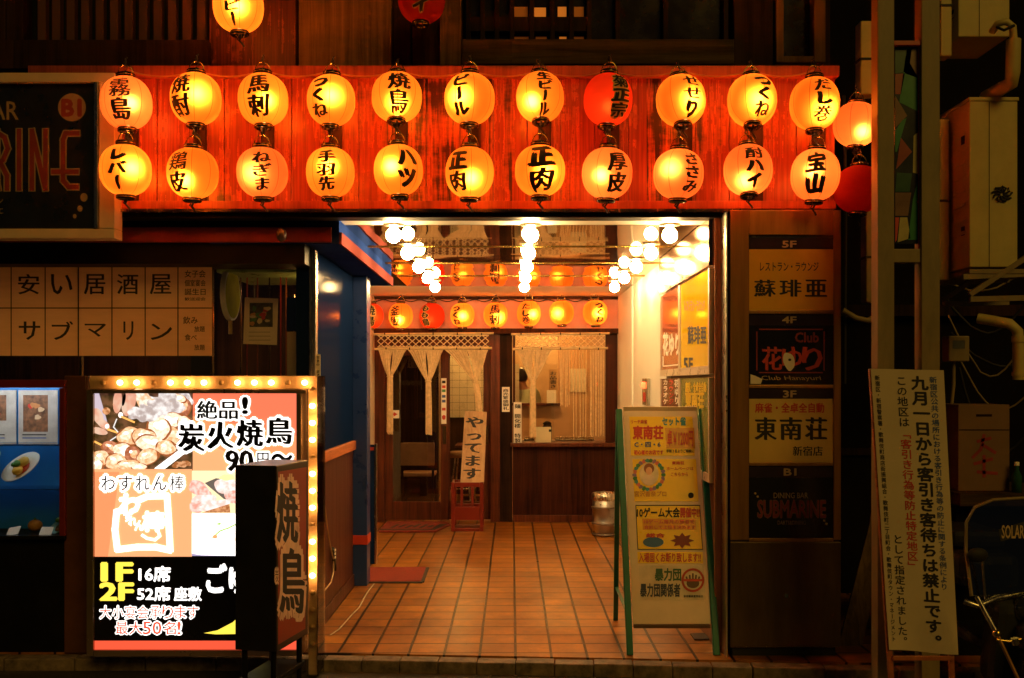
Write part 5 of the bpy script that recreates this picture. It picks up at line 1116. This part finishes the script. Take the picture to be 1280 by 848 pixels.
b = MB(); q0 = Vector((X(769.5, 6.38), 6.33, .22)); q1 = (LB_ + (LT - LB_) * .16); b.bar(q0, q1 + Vector((0, .02, 0)), .018, .018, grn); q0 = Vector((X(868, 6.38), 6.33, .22)); q1 = (RB + (RT - RB) * .16); b.bar(q0, q1 + Vector((0, .02, 0)), .018, .018, grn); b.build('brace', t)
p = Pl(LB_, RB - LB_, LT - LB_)
def prism(b_, pts, th, mat, l=0):
    f0 = [p.pt(x_, y_, l) for x_, y_ in pts]; f1 = [v - p.N * th for v in f0]; n_ = len(pts)
    b_.add(f0 + f1, [list(range(n_)), list(range(n_, 2 * n_))[::-1]] + [[i, i + n_, (i + 1) % n_ + n_, (i + 1) % n_] for i in range(n_)], mat)
b = MB(); prism(b, [(779, 514), (871, 514), (889, 780), (791.5, 780)], .02, pm('ivory_board', (.76, .58, .42), .45, var=.06)); pn = b.build('panel', t)
ppy = pm('poster_yellow', (.92, .56, .008), .28, var=.06, rvar=.05); por = pm('poster_orange', (.75, .3, .02), .25); pcr = pm('poster_cream', (.7, .55, .4), .25)
def ex(f, py): return 0
def edge(px, py):       # px given at the top of the board, moved along with its slant
    return px + (py - 512) * (.045 + .02 * (px - 774) / 100)
def E_(pts): return [(edge(a, c), c) for a, c in pts]
def er(b_, x0, y0, x1, y1, mat, l): p.poly(b_, E_([(x0, y1), (x1, y1), (x1, y0), (x0, y0)]), mat, l)
def et(b_, s_, x0, y0, x1, y1, mat, l, **k): o_ = edge(x0, (y0 + y1) / 2) - x0; o2 = edge(x1, (y0 + y1) / 2) - x1; p.text(b_, s_, x0 + o_, y0, x1 + o2, y1, mat, l, **k)
prn = pm('print_green', (.04, .2, .06), .5); teal = pm('print_teal', (.05, .25, .3), .5)
posters = []
def poster(x0, y0, x1, y1, mat):
    b_ = MB(); er(b_, x0, y0, x1, y1, mat, .8); return b_
b = poster(786, 521, 865, 570, ppy)
et(b, 'リーチ麻雀', 788, 525, 808, 530, redk, 1.5, bold=.03); et(b, 'セット雀', 827, 522, 856, 532, teal, 1.5, bold=.05)
et(b, '東南荘', 790, 533, 827, 549, redk, 1.5, bold=.05); er(b, 830, 535, 866, 561, por, 1.2); et(b, '卓￥1200円', 832, 538, 864, 558, redk, 1.8, bold=.03)
et(b, 'C・四・6', 791, 553, 823, 559, bluek, 1.5, bold=.04); et(b, '初心者のお店です', 790, 563, 826, 568.5, redk, 1.5, bold=.05); et(b, '学割３名よりご相談に', 830, 562, 864, 566, ink, 1.5, bold=.03); b.build('poster', pn)
b = poster(787.5, 574, 866, 627, ppy)
for k in range(26):
    a_ = 2 * math.pi * k / 26; x_, y_ = edge(807, 594) + 18 * math.cos(a_), 594 + 18 * math.sin(a_); p.ell(b, x_, y_, 2.8, 2.4, [prn, pm('print_violet', (.25, .16, .35), .5), pm('print_rose', (.6, .15, .12), .5), teal][k % 4], 1.2 + .02 * k, k, .1)
x_ = edge(807, 594); p.ell(b, x_, 593, 12, 14.5, pcr, 1.9); p.ell(b, x_, 586, 6.5, 6.5, pm('print_hair', (.25, .08, .03), .5), 2.1); p.ell(b, x_, 589, 4, 5, pm('print_skin', (.75, .42, .28), .5), 2.2); p.ell(b, x_, 600, 8, 6.5, pm('print_blouse', (.75, .58, .5), .5), 2.15)
et(b, '東南荘', 836, 577, 851, 581, redk, 1.5, bold=.04); et(b, 'ホームページは', 829, 584, 862, 588, redk, 1.5, bold=.02); et(b, 'こちらから', 834, 591, 855, 595.5, redk, 1.5, bold=.02)
et(b, '宮沢香奈プロ', 788, 614, 827, 621, pm('print_rust', (.55, .2, .02), .5), 1.5, bold=.02); p.ell(b, edge(857, 619), 619.5, 3.6, 3.6, ink, 1.5); b.build('poster', pn)
b = poster(789, 632, 867, 687, ppy)
for (q0, q1, q2, q3) in ((788.5, 631.5, 867.5, 632.6), (788.5, 686.4, 867.5, 687.4), (788.5, 632, 789.4, 687), (866.6, 632, 867.5, 687)): er(b, q0, q1, q2, q3, ink, 1.2)
et(b, '10ゲーム大会', 790, 635, 842, 647, ink, 1.5, bold=.035); et(b, '開催中!!', 843, 635, 866, 647, redk, 1.5, bold=.05)
er(b, 796, 648.5, 861, 662.5, por, 1.2); et(b, '10ゲーム毎月の勝者を', 798, 650, 859, 655, redk, 1.5, bold=.02); et(b, '合計して上位を決めます', 798, 657, 860, 661.5, redk, 1.5, bold=.02)
et(b, '総合', 800, 667, 822, 672, redk, 1.9, bold=.05); p.ell(b, edge(808, 677), 678, 13, 6.4, pm('print_blue', (.03, .12, .32), .5), 1.6)
x_ = edge(843, 677); p.poly(b, [(x_ + (15 if k % 2 == 0 else 9) * math.cos(k * math.pi / 8), 676 + (10 if k % 2 == 0 else 6) * math.sin(k * math.pi / 8)) for k in range(16)], pm('print_maroon', (.2, .02, .02), .5), 1.6); b.build('poster', pn)
b = poster(788, 690, 867, 704.5, ppy); et(b, '入場固くお断り致します!!', 789.5, 691.5, 864, 703, redk, 1.5, bold=.03); b.build('poster', pn)
b = poster(789, 707, 867, 750, pcr); et(b, '暴力団', 808, 711, 839, 726, pm('print_darkgreen', (.02, .09, .04), .5), 1.5, bold=.04); et(b, '暴力団関係者', 789.5, 730, 837, 746, pm('print_navy', (.015, .02, .06), .5), 1.5, bold=.04)
x_, y_ = edge(853, 726), 725.5
p.ell(b, x_, y_ + 4, 8, 6, pm('print_hand', (.12, .04, .02), .5), 1.5)
for k in range(5): p.line(b, [(x_ - 6 + 3 * k, y_ + 4), (x_ - 8 + 4 * k, y_ - 8 + abs(k - 2) * 2)], 2.2, pm('print_hand', (.12, .04, .02), .5), 1.5)
for k in range(28):
    a0, a1 = 2 * math.pi * k / 28, 2 * math.pi * (k + 1) / 28; p.line(b, [(x_ + 13 * math.cos(a0), y_ + 13.5 * math.sin(a0)), (x_ + 13 * math.cos(a1), y_ + 13.5 * math.sin(a1))], 2.8, redk, 1.8)
p.line(b, [(x_ - 12, y_), (x_ + 12, y_)], 3, redk, 1.9); et(b, '新宿警察署東組合', 841, 744, 864, 747, ink, 1.5, bold=.02); b.build('poster', pn)
b = MB(); a_, c_ = afp(779, 514), afp(871, 514); b.bar(a_ + Vector((0, .01, .012)), c_ + Vector((0, .01, .012)), .03, .02, pm('ivory_board', (.76, .58, .42), .45), .003); a_, c_ = afp(792, 782), afp(888, 782); b.bar(a_ + Vector((0, .006, -.006)), c_ + Vector((0, .006, -.006)), .02, .02, pm('brown_strip', (.12, .06, .03), .5), .003); b.build('rail', t)
tag(MB().obox((X(886, 5.9), 5.95, .006), (.09, .01, 0), (0, .07, 0), (0, 0, .004), pm('drain_iron', (.04, .03, .025), .5, .6), .002).build('drain_cover'), 'small dark drain plate in the tiles behind the A-frame', 'drain cover')

# ------------------------------------------------------------------ floor directory pillar
YP = 5.52
t = thing('directory_pillar', (X(981, YP), YP + .15, 0), 'gold metal floor directory pillar with four company panels', 'sign pillar')
xl, xr = X(912.5, YP), X(1051, YP); ztop = Z(263, YP)
b = MB(); b.box(xl + .002, xr - .002, YP + .012, YP + .36, .05, ztop, bronze, .004); b.build('body', t)
b = MB(); b.box(xl, X(936, YP), YP - .004, YP + .011, Z(675, YP), ztop, gold, .003); b.box(X(1042, YP), xr, YP - .004, YP + .011, Z(675, YP), ztop, gold, .003)
b.box(X(936, YP) + .001, X(1042, YP) - .001, YP - .002, YP + .011, Z(294, YP), ztop, gold, .003)
for py in (390, 483, 580, 675): b.box(X(936, YP) + .001, X(1042, YP) - .001, YP - .002, YP + .011, Z(py + 2.4, YP), Z(py - 1.6, YP), gold, .002)
b.build('frame', t)
b = MB(); b.box(xl, xr, YP - .003, YP + .011, Z(808, YP), Z(678, YP), pm('plinth_metal', (.13, .075, .03), .36, .5, var=.35, scale=2.5, stretch=(3, 3, .5)), .003); b.build('plinth_plate', t)
b = MB(); b.cyl(W(983, 745, YP - .004), W(983, 745, YP - .016), .012, brass, n=12); b.build('lock', t)
b = MB(); b.box(xl + .02, xr - .02, YP + .03, YP + .33, 0, .05, ink); b.build('foot', t)
pyel = pm('panel_amber', (.8, .42, .03), .18, var=.06, rvar=.05); ptan = pm('panel_tan', (.75, .5, .15), .2, var=.06, rvar=.05); pdk = pm('panel_black', (.012, .009, .011), .15, var=.1, rvar=.04); hdr = pm('panel_header', (.03, .016, .028), .2)
p = flatY(YP + .008); hl = pm('header_letter', (.5, .32, .16), .5); pdr = pm('dark_red_print', (.3, .03, .02), .4)
def dpanel_(y0, ym, y1, face):
    b_ = MB(); b_.pbox(936.5, y0, 1041.5, ym, YP + .007, .004, hdr); b_.pbox(936.5, ym + .3, 1041.5, y1, YP + .007, .004, face); pn_ = b_.build('panel', t); return pn_
pn = dpanel_(297, 311.5, 388, pyel); b = MB(); p.text(b, '5F', 978, 301.5, 995, 309.5, hl, 1.4, bold=.03); p.text(b, 'レストラン・ラウンジ', 950, 328, 1023, 339, ink, 1.4, bold=.012); 
for k, c_ in enumerate('蘇琲亜'): p.text(b, c_, 943 + 32 * k, 350, 969 + 32 * k, 371, ink, 1.4, nib=.03)
b.build('lettering', pn)
pn = dpanel_(393, 407, 480.5, pdk); b = MB(); p.text(b, '4F', 978, 396, 995, 404, hl, 1.4, bold=.03); p.text(b, 'Club', 994, 416, 1023, 428, pdr, 1.4, bold=.03)
for k, c_ in enumerate('花ゆり'): p.text(b, c_, 953 + 25 * k, 434, 977 + 25 * k, 463, redk, 1.4, nib=.03, bold=.01)
for q in ([(949, 412), (1028, 412)], [(1030, 415), (1030, 463)], [(1028, 466), (949, 466)], [(946, 463), (946, 415)]): p.line(b, q, 1.5, pdr, 1.4)
p.text(b, 'Club Hanayuri', 952, 470, 1026, 477, hl, 1.4, shear=-.3); p.ell(b, 986, 452, 7, 11.5, whitek, 2.2, -.25, .05); p.ell(b, 987, 450, 2, 1.6, ink, 2.4); p.poly(b, [(938, 468), (944, 470), (953, 474), (951, 480), (938, 480)], whitek, 1.4); b.build('lettering', pn)
pn = dpanel_(486, 498.5, 578, ptan); b = MB(); p.text(b, '3F', 979, 488.5, 995, 497, hl, 1.4, bold=.03); p.text(b, '麻雀・全卓全自動', 944, 504, 1030, 516, redk, 1.4, bold=.03)
for k, c_ in enumerate('東南荘'): p.text(b, c_, 944 + 31.5 * k, 522, 970 + 31.5 * k, 550, ink, 1.4, nib=.035)
p.text(b, '新宿店', 991, 558, 1028, 570, ink, 1.4, nib=.02); b.build('lettering', pn)
pn = dpanel_(583, 597, 672.5, pdk); b = MB(); p.text(b, 'B1', 980, 586, 995, 594.5, hl, 1.4, bold=.03); p.text(b, 'DINING BAR', 967, 616, 1010, 623, hl, 1.4); p.text(b, 'SUBMARINE', 947, 626, 1032, 647, mar, 1.4, bold=.02, out=.045, omat=pm('dim_tan_print', (.2, .11, .05), .5)); p.text(b, 'DARTS&DINING', 972, 651, 1007, 656, tan, 1.4)
for x_, y_ in ((944, 617), (947, 621), (1030, 651), (1033, 655)): p.ell(b, x_, y_, 1.4, 1.4, hl, 1.4)
b.build('lettering', pn)
# ------------------------------------------------------------------ alley side: steel posts, patterned panel, air conditioners
YT = 5.02
t = thing('steel_gate_post', (X(1136, YT), YT, -.074), 'pair of grey steel posts joined by a crossbar beside the alley', 'post')
for a_, c_ in ((1097, 1118), (1152, 1175)):
    b = MB(); b.box(X(a_, YT), X(c_, YT), YT, YT + .09, -.074, 4.4, greyp, .004); b.build('post', t)
b = MB(); b.box(X(1118, YT) + .001, X(1152, YT) - .001, YT + .01, YT + .08, Z(328, YT), Z(311, YT), greyp, .004); b.build('crossbar', t); b = MB(); b.box(X(1118, YT) + .001, X(1152, YT) - .001, YT + .01, YT + .08, Z(56, YT), Z(50, YT), redp, .003); b.build('crossbar', t)
t2 = thing('patterned_panel', (X(1134, YT + .03), YT + .05, Z(308, YT)), 'narrow glass panel of coloured angular patches between the steel posts', 'panel')
YQ = YT + .04
b = MB(); b.box(X(1118.5, YQ), X(1150, YQ), YQ, YQ + .012, Z(305, YQ), Z(57, YQ), pm('patch_black', (.01, .012, .01), .25)); pan = b.build('sheet', t2)
b = MB(); p = flatY(YQ); cg_ = pm('patch_green', (.03, .2, .07), .3); cdg = pm('patch_dark_green', (.015, .075, .035), .3); cr_ = pm('patch_red', (.3, .05, .02), .3); cb = pm('patch_brown', (.2, .1, .045), .3); cy = pm('patch_cream', (.5, .42, .16), .3)
for pts, mt in (([(1119, 58), (1140, 58), (1136, 90), (1119, 92)], cdg), ([(1119, 93), (1131, 92), (1126, 118), (1119, 118)], cr_), ([(1133, 62), (1148, 60), (1148, 98), (1131, 92)], cb), ([(1132, 70), (1148, 98), (1148, 140), (1124, 128)], cg_),
                ([(1119, 120), (1134, 145), (1119, 160)], cb), ([(1128, 150), (1133, 148), (1121, 190), (1119, 190), (1119, 164)], cg_), ([(1126, 172), (1140, 190), (1120, 212)], cr_), ([(1142, 170), (1148, 165), (1148, 218), (1141, 216)], cy),
                ([(1121, 216), (1140, 217), (1137, 240), (1119, 240)], cdg), ([(1119, 241), (1139, 241), (1135, 270), (1119, 270)], cb), ([(1148, 222), (1148, 300), (1135, 300), (1141, 250)], cg_), ([(1125, 272), (1134, 272), (1138, 298), (1122, 303)], cy), ([(1119, 272), (1124, 272), (1121, 300), (1119, 303)], redk)):
    p.poly(b, pts, mt, .8)
b.build('coloured_patches', pan)
b = MB(); b.box(X(1147, YQ), X(1150.5, YQ), YQ - .012, YQ - .001, Z(312, YQ), Z(56, YQ), redp, .002); b.build('red_edge', t2)

t = thing('alley_wall', (2.9, 7.2, 0), 'dark wall at the back of the alley right of the directory pillar', 'wall')
b = MB(); b.box(1.85, 6, 7.2, 7.4, -.07, 4.8, darkm); b.build('face', t); b = MB(); b.box(2.0, 2.6, 7.17, 7.199, 1.0, 1.05, dwood); b.box(2.2, 4.5, 7.12, 7.199, 2.0, 2.08, dwood); b.build('ledge', t)
def acbox(px0, px1, py0, py1, Y, depth, lb, fan=True):
    t = thing('air_conditioner', W((px0 + px1) / 2, py1, Y), lb, 'air conditioner', 'air conditioner units in the alley')
    x0, x1, z0, z1 = X(px0, Y), X(px1, Y), Z(py1, Y), Z(py0, Y)
    b = MB(); b.box(x0, x1, Y, Y + depth, z0, z1 - .012, acp, .006); b.build('casing', t)
    b = MB(); b.box(x0 - .006, x1 + .006, Y - .006, Y + depth + .006, z1 - .0115, z1 + .01, acp, .005); b.build('lid', t)
    b = MB(); b.box(x0 + .4 * (x1 - x0), x0 + .4 * (x1 - x0) + .004, Y - .0015, Y - .0003, z0, z1 - .015, ink); b.build('seam', t)
    b = MB()
    for k in range(9): zz = z0 + (z1 - z0) * (.12 + .085 * k); b.box(x0 - .004, x0 - .0005, Y + .05, Y + depth - .05, zz, zz + .02, acp)
    b.build('louvres', t)
    b = MB()
    for q in (.2, .75): b.box(x0 - .003, x0 - .0002, Y + .06, Y + .1, z0 + (z1 - z0) * q, z0 + (z1 - z0) * q + .05, ink)
    b.build('vents', t)
    return t, x0, x1, z0, z1
t, x0, x1, z0, z1 = acbox(1212, 1272, 124, 334, 5.6, .42, 'tall ivory air conditioner on a bracket at the right edge')
b = MB(); c_ = W(1252, 243, 5.6)
for k in range(9): a_ = k * 2 * math.pi / 9; b.tube([c_ + Vector((.012 * math.cos(a_), -.004, .012 * math.sin(a_))), c_ + Vector((.042 * math.cos(a_ + .4), -.012, .034 * math.sin(a_ + .4))), c_ + Vector((.058 * math.cos(a_ + .9), -.004, .045 * math.sin(a_ + .9)))], .006, ink, 6)
b.build('cable_knot', t)
acbox(1198, 1262, -95, 46, 5.75, .4, 'ivory air conditioner at the top right, cut off by the top edge')
t = thing('metal_bracket', W(1245, 370, 5.6), 'angled steel bracket under the tall air conditioner', 'bracket')
for yy in (5.62, 5.96):
    b = MB(); b.bar(W(1205, 346, 5.6) + Vector((0, yy - 5.6, 0)), W(1300, 342, 5.6) + Vector((0, yy - 5.6, 0)), .03, .03, greyp); b.bar(W(1214, 368, 5.6) + Vector((0, yy - 5.6, 0)), W(1300, 310, 5.6) + Vector((0, yy - 5.6 - .03, 0)), .028, .028, greyp); b.bar(W(1214, 374, 5.6) + Vector((0, yy - 5.6, 0)), W(1300, 372, 5.6) + Vector((0, yy - 5.6, 0)), .03, .03, greyp); b.build('strut', t)
b = MB(); b.box(X(1212, 5.6), X(1300, 5.6), 5.6, 6.02, Z(342, 5.6), Z(336.5, 5.6), greyp); b.build('tray', t)
t = thing('drain_pipe', W(1262, 110, 5.5), 'ivory pipe with an elbow right of the top air conditioner', 'pipe')
b = MB(); b.tube([W(1232, 122, 5.75), W(1250, 112, 5.6), W(1264, 104, 5.5), W(1266, 90, 5.5), W(1267, 50, 5.5)], .038, acp, 14); b.build('pipe', t)
b = MB(); b.tube([W(1267, 50, 5.5), W(1266, 34, 5.5), W(1258, 27, 5.5), W(1247, 30, 5.5), W(1240, 40, 5.55)], .02, acp, 12); b.tube([W(1246, 34, 5.5), W(1255, 38, 5.46), W(1268, 32, 5.46)], .008, ink, 6); b.build('elbow', t)
t = thing('drain_pipe', W(1265, 470, 5.6), 'ivory elbow pipe below the tall air conditioner', 'pipe')
b = MB(); b.tube([W(1222, 398, 5.7), W(1245, 402, 5.65), W(1262, 405, 5.6), W(1272, 414, 5.6), W(1273, 440, 5.6), W(1273, 475, 5.6)], .03, acp, 14); b.build('pipe', t); b = MB(); b.cyl(W(1273, 420, 5.6), W(1273, 428, 5.6), .036, acp, n=14); b.build('collar', t); b = MB(); b.cyl(W(1273, 465, 5.6), W(1273, 470, 5.6), .036, acp, n=14); b.build('collar', t)
for (px0, px1, py0, py1, Y, lb) in ((1174.5, 1187, 149, 350, 5.8, 'narrow ivory duct left of the tall air conditioner'), (1176, 1190, -60, 70, 5.7, 'narrow ivory duct beside the top air conditioner'), (1076, 1095, 26, 118, 5.9, 'short ivory duct above the plain glowing lantern'), (1083, 1096, 262, 378, 5.9, 'grey brown duct under the dark red lantern')):
    t = thing('wall_duct', W((px0 + px1) / 2, py1, Y), lb, 'duct', 'pipe ducts in the alley'); b = MB(); b.pbox(px0, py0, px1, py1, Y, .1, acp if px0 != 1083 else greyp, .008); b.build('cover', t); b = MB(); b.pbox(px0 - 1, (py0 + py1) / 2, px1 + 1, (py0 + py1) / 2 + 3, Y - .004, .108, ink, .002); b.build('clip', t)
b = MB(); b.tube([W(1053, 388 , 5.8), W(1070, 398, 5.8), W(1085, 401, 5.8), W(1100, 394, 5.8)], .018, greyp, 8); b.tube([W(1055, 120, 5.85), W(1057, 250, 5.85), W(1056, 480, 5.85)], .01, ink, 6)
tag(b.build('alley_pipe'), 'thin pipes running down the dark alley beside the pillar', 'pipe')
b = MB(); crng = random.Random(3)
for k in range(6):
    a_, c_ = W(1178 + 4 * k, 350 + 22 * k, 6.6), W(1290, 330 + 40 * k, 6.4); b.tube([a_.lerp(c_, q / 10) + Vector((0, crng.uniform(-.02, .02), -.12 * math.sin(q / 10 * math.pi) * (1 + k % 3))) for q in range(11)], .006 + .003 * (k % 2), ink if k % 2 else greyp, 6)
tag(b.build('cable_bundle'), 'loose cables sagging across the alley under the tall air conditioner', 'cables')
t = thing('gas_meter', W(1196, 440, 6.3), 'small grey meter box on the alley wall behind the banner', 'meter')
b = MB(); b.pbox(1186, 420, 1212, 452, 6.3, .1, greyp, .008); b.build('case', t); b = MB(); b.pbox(1191, 426, 1206, 436, 6.297, .003, glass('shelf_glass')); b.build('dial_window', t); b = MB(); b.tube([W(1192, 452, 6.35), W(1192, 480, 6.35), W(1188, 520, 6.35)], .012, greyp, 8); b.build('pipe', t)
t = thing('leaning_plank', (X(1080, 5.7), 5.7, -.07), 'weathered plank leaning in the alley beside the directory pillar', 'plank'); b = MB(); b.bar((X(1058, 5.75), 5.75, -.07), W(1104, 640, 5.95), .13, .02, wwood, .004); b.build('plank', t)
t = thing('cardboard_box', W(1230, 614, 5.55), 'brown cardboard box with red brush marks on the alley ledge', 'box')
b = MB(); b.pbox(1198, 506, 1262, 614, 5.55, .3, pm('cardboard', (.2, .105, .05), .8, var=.12), .004); b.build('carton', t)
b = MB(); p = flatY(5.55); p.rect(b, 1198.5, 537, 1261.5, 538.4, dwood, .6)
for q in ([(1222, 552), (1238, 548)], [(1230, 544), (1226, 562), (1216, 572)], [(1228, 556), (1244, 566)], [(1218, 580), (1240, 574)], [(1230, 570), (1230, 596)], [(1222, 590), (1246, 592)]): p.line(b, q, 4, pdr, .9)
p.rect(b, 1220, 518, 1240, 521, dwood, .8); b.build('print', t)
t = thing('alley_ledge', (X(1240, 5.6), 5.7, -.07), 'dark ledge holding the cardboard box in the alley', 'ledge'); b = MB(); b.box(X(1185, 5.6), X(1330, 5.6), 5.45, 6.1, Z(632, 5.5), Z(614.5, 5.55), hbeam, .006); b.build('slab', t); b = MB(); b.box(X(1190, 5.6), X(1325, 5.6), 5.55, 6.05, -.07, Z(632, 5.5) - .001, darkm); b.build('base', t)
t = thing('glass_bottle', W(1271, 614, 5.5), 'small green bottle with a pale cap beside the cardboard box', 'bottle'); q = Vector((X(1271, 5.5), 5.5, Z(614.5, 5.55))); b = MB(); b.lathe([(0, 0), (.026, 0), (.027, .09), (.012, .125), (.011, .15)], q, pm('green_glass', (.02, .08, .03), .1), 16); b.build('body', t); b = MB(); b.lathe([(.013, .148), (.013, .168), (0, .17)], q, whitek, 14); b.build('cap', t)

# banner
t = thing('touting_notice_banner', (X(1155, 4.7), 4.7, -.074), 'tall white street banner banning touting, tied to a wooden stand', 'banner')
TLp, TRp, BLp, BRp = (1090.5, 461), (1182, 463), (1113.5, 814), (1200, 820)
YN = 4.7; b = MB(); n1, n2 = 8, 30; vs = []
clothm = pm('banner_cloth', (.64, .50, .34), .75, var=.08, scale=3, bump=.15)
def bil(u, v): return (TLp[0] * (1 - u) * (1 - v) + TRp[0] * u * (1 - v) + BLp[0] * (1 - u) * v + BRp[0] * u * v, TLp[1] * (1 - u) * (1 - v) + TRp[1] * u * (1 - v) + BLp[1] * (1 - u) * v + BRp[1] * u * v)
def wav(u, v): return .006 * math.sin(v * 7 + u * 3) * u * (1 - u) * 4 + .01 * v * v * math.sin(u * 6)
for j in range(n2 + 1):
    for i in range(n1 + 1): u, v = i / n1, j / n2; q = bil(u, v); vs.append(W(q[0], q[1], YN) + Vector((0, wav(u, v) + .02, 0)))
nv = len(vs); fs = [(j * (n1 + 1) + i, (j + 1) * (n1 + 1) + i, (j + 1) * (n1 + 1) + i + 1, j * (n1 + 1) + i + 1) for j in range(n2) for i in range(n1)]
b.add(vs, fs, clothm, True); b.add([v + Vector((0, .003, 0)) for v in vs], [f[::-1] for f in fs], clothm, True); b.build('cloth', t)
class Bn(Pl):
    def pt(s, px, py, l):
        u, v = px, py; q = bil(u, v); return W(q[0], q[1], YN) + Vector((0, wav(u, v) + .02 - .0016 - .0006 * l, 0))
pb = Bn((0, YN, 1), (1, 0, 0), (0, 0, 1)); b = MB()
# columns are set in cloth units: u across, v down
pb.vtext(b, '新宿区公共の場所における客引き行為等の防止に関する条例により', .795, .022, .90, .775, bluek, .6, bold=.012)
pb.vtext(b, '九月一日から客引き客待ちは禁止です。', .545, .02, .78, .985, ink, .6, bold=.035, nib=.025)
pb.vtext(b, 'この地区は', .34, .022, .49, .205, ink, .6, bold=.012); pb.vtext(b, '「客引き行為等防止特定地区」', .345, .21, .50, .715, redk, .6, bold=.015)
pb.vtext(b, 'として指定されました。', .15, .585, .30, .985, ink, .6, bold=.012); pb.vtext(b, '新宿区・新宿警察署・歌舞伎町商店街振興組合・歌舞伎町二丁目町会・歌舞伎町タウン・マネージメント', .045, .022, .115, .97, ink, .6, bold=.01)
b.build('lettering', t)
for (a_, c_, nm) in ((bil(.03, 0), bil(.06, 1.12), 'stand_leg'), (bil(.97, 0), bil(.94, 1.12), 'stand_leg')):
    b = MB(); q0, q1 = W(*a_, YN) + Vector((0, .045, 0)), W(*c_, YN) + Vector((0, .045, 0)); q1.z = -.074; b.bar(q1, q0, .024, .02, cap_w, .003); b.build(nm, t)
b = MB(); q0, q1 = W(*bil(.05, 1.03), YN), W(*bil(.95, 1.015), YN); b.bar(q0 + Vector((0, .03, 0)), q1 + Vector((0, .03, 0)), .022, .014, cap_w, .003); b.build('crossbar', t)

# scooter with a tall windshield in the dark at the right edge
t = thing('motor_scooter', (2.55, 4.7, -.074), 'dark delivery scooter with a clear windshield at the right edge', 'scooter')
scp = pm('scooter_paint', (.035, .035, .03), .2, var=.1)
YM = 4.75
b = MB(); pts = [(1214, 745), (1211, 690), (1214, 655), (1226, 636), (1250, 627), (1300, 624), (1340, 630), (1352, 650), (1355, 745)]
f0 = [W(x_, y_, YM) + Vector((0, .0006 * (745 - y_), 0)) for x_, y_ in pts]; f1 = [v + Vector((0, .006, 0)) for v in f0]; n_ = len(pts)
b.add(f0 + f1, [list(range(n_)), list(range(n_, 2 * n_))[::-1]] + [[i, i + n_, (i + 1) % n_ + n_, (i + 1) % n_] for i in range(n_)], glass('windshield', (.6, .6, .5), .8, .08, .1)); ws = b.build('windshield', t)
b = MB(); b.tube([v + Vector((0, -.003, 0)) for v in f0], .008, greyp, 8); b.build('rim', ws)
b = MB(); p = Pl(f0[0], f0[-1] - f0[0], f0[3] - f0[0]); p.poly(b, [(1248, 662), (1281, 652), (1284, 668), (1251, 677)], ink, .8); p.text(b, 'SOLAR', 1252, 657, 1280, 673, hl, 1.4, bold=.02); b.build('sticker', ws)
b = MB(); c_ = W(1285, 800, YM + .1); b.obox(c_, (.2, 0, 0), (0, .08, .02), (0, -.04, .22), scp, .05); b.build('leg_shield', t)
b = MB(); b.ball(W(1285, 762, YM), .075, glass('lamp_lens', (.8, .8, .7), .8, .05, .15), 16, (1, .6, 1)); b.build('headlight', t)
b = MB(); b.tube([W(1205, 752, YM - .02), W(1222, 758, YM - .05), W(1245, 748, YM), W(1285, 740, YM + .03), W(1330, 748, YM), W(1360, 756, YM - .03)], .014, steel, 10); b.build('handlebar', t)
b = MB(); b.lathe([(.1, -.05), (.2, -.06), (.235, -.03), (.235, .03), (.2, .06), (.1, .05)], (0, 0, 0), ink, 28); b.v = [Vector((X(1285, YM) + v.z, YM - .05 + v.x, .165 + v.y)) for v in b.v]; wh_ = b.build('wheel', t)
b = MB(); b.lathe([(.0, -.02), (.1, -.04), (.19, -.045), (.19, .045), (.1, .04), (0, .02)], (0, 0, 0), steel, 24); b.v = [Vector((X(1285, YM) + v.z, YM - .05 + v.x, .165 + v.y)) for v in b.v]; b.build('rim', wh_)
b = MB(); b.obox((X(1285, YM), YM + .75, .55), (.15, 0, 0), (0, .4, 0), (0, 0, .09), scp, .05); b.build('body', t); b = MB(); b.obox((X(1285, YM), YM + .8, .7), (.14, 0, 0), (0, .32, 0), (0, 0, .045), ink, .03); b.build('seat', t)
b = MB(); b.lathe([(.1, -.05), (.2, -.06), (.235, -.03), (.235, .03), (.2, .06), (.1, .05)], (0, 0, 0), ink, 28); b.v = [Vector((X(1285, YM) + v.z, YM + 1.15 + v.x, .165 + v.y)) for v in b.v]; b.build('wheel', t)
b = MB(); b.cyl(W(1228, 700, YM - .03), W(1232, 756, YM - .03), .006, steel, n=8); b.ball(W(1222, 694, YM - .03), .05, ink, 14, (1, .4, .7)); b.build('mirror', t)
b = MB(); b.obox((X(1285, YM), YM + .38, .22), (.13, 0, 0), (0, .22, 0), (0, 0, .03), scp, .02); b.build('footboard', t)
t = thing('steel_rod', W(1250, 848, 4.4), 'bright steel rod with brass clamps leaning in front of the scooter', 'rod')
b = MB(); b.cyl(W(1221, 746, 4.5), W(1246, 792, 4.45), .011, steel, n=12); b.build('upper_tube', t); b = MB(); b.cyl(W(1245, 790, 4.45), W(1292, 890, 4.35), .008, gold, n=12); b.build('lower_tube', t)
b = MB(); b.ball(W(1246, 792, 4.45), .02, brass, 12); b.tube([W(1246, 800, 4.44), W(1262, 802, 4.43), W(1276, 799, 4.43)], .006, brass, 8); b.cyl(W(1268, 798, 4.43), W(1270, 806, 4.43), .016, steel, n=12); b.build('clamp', t)
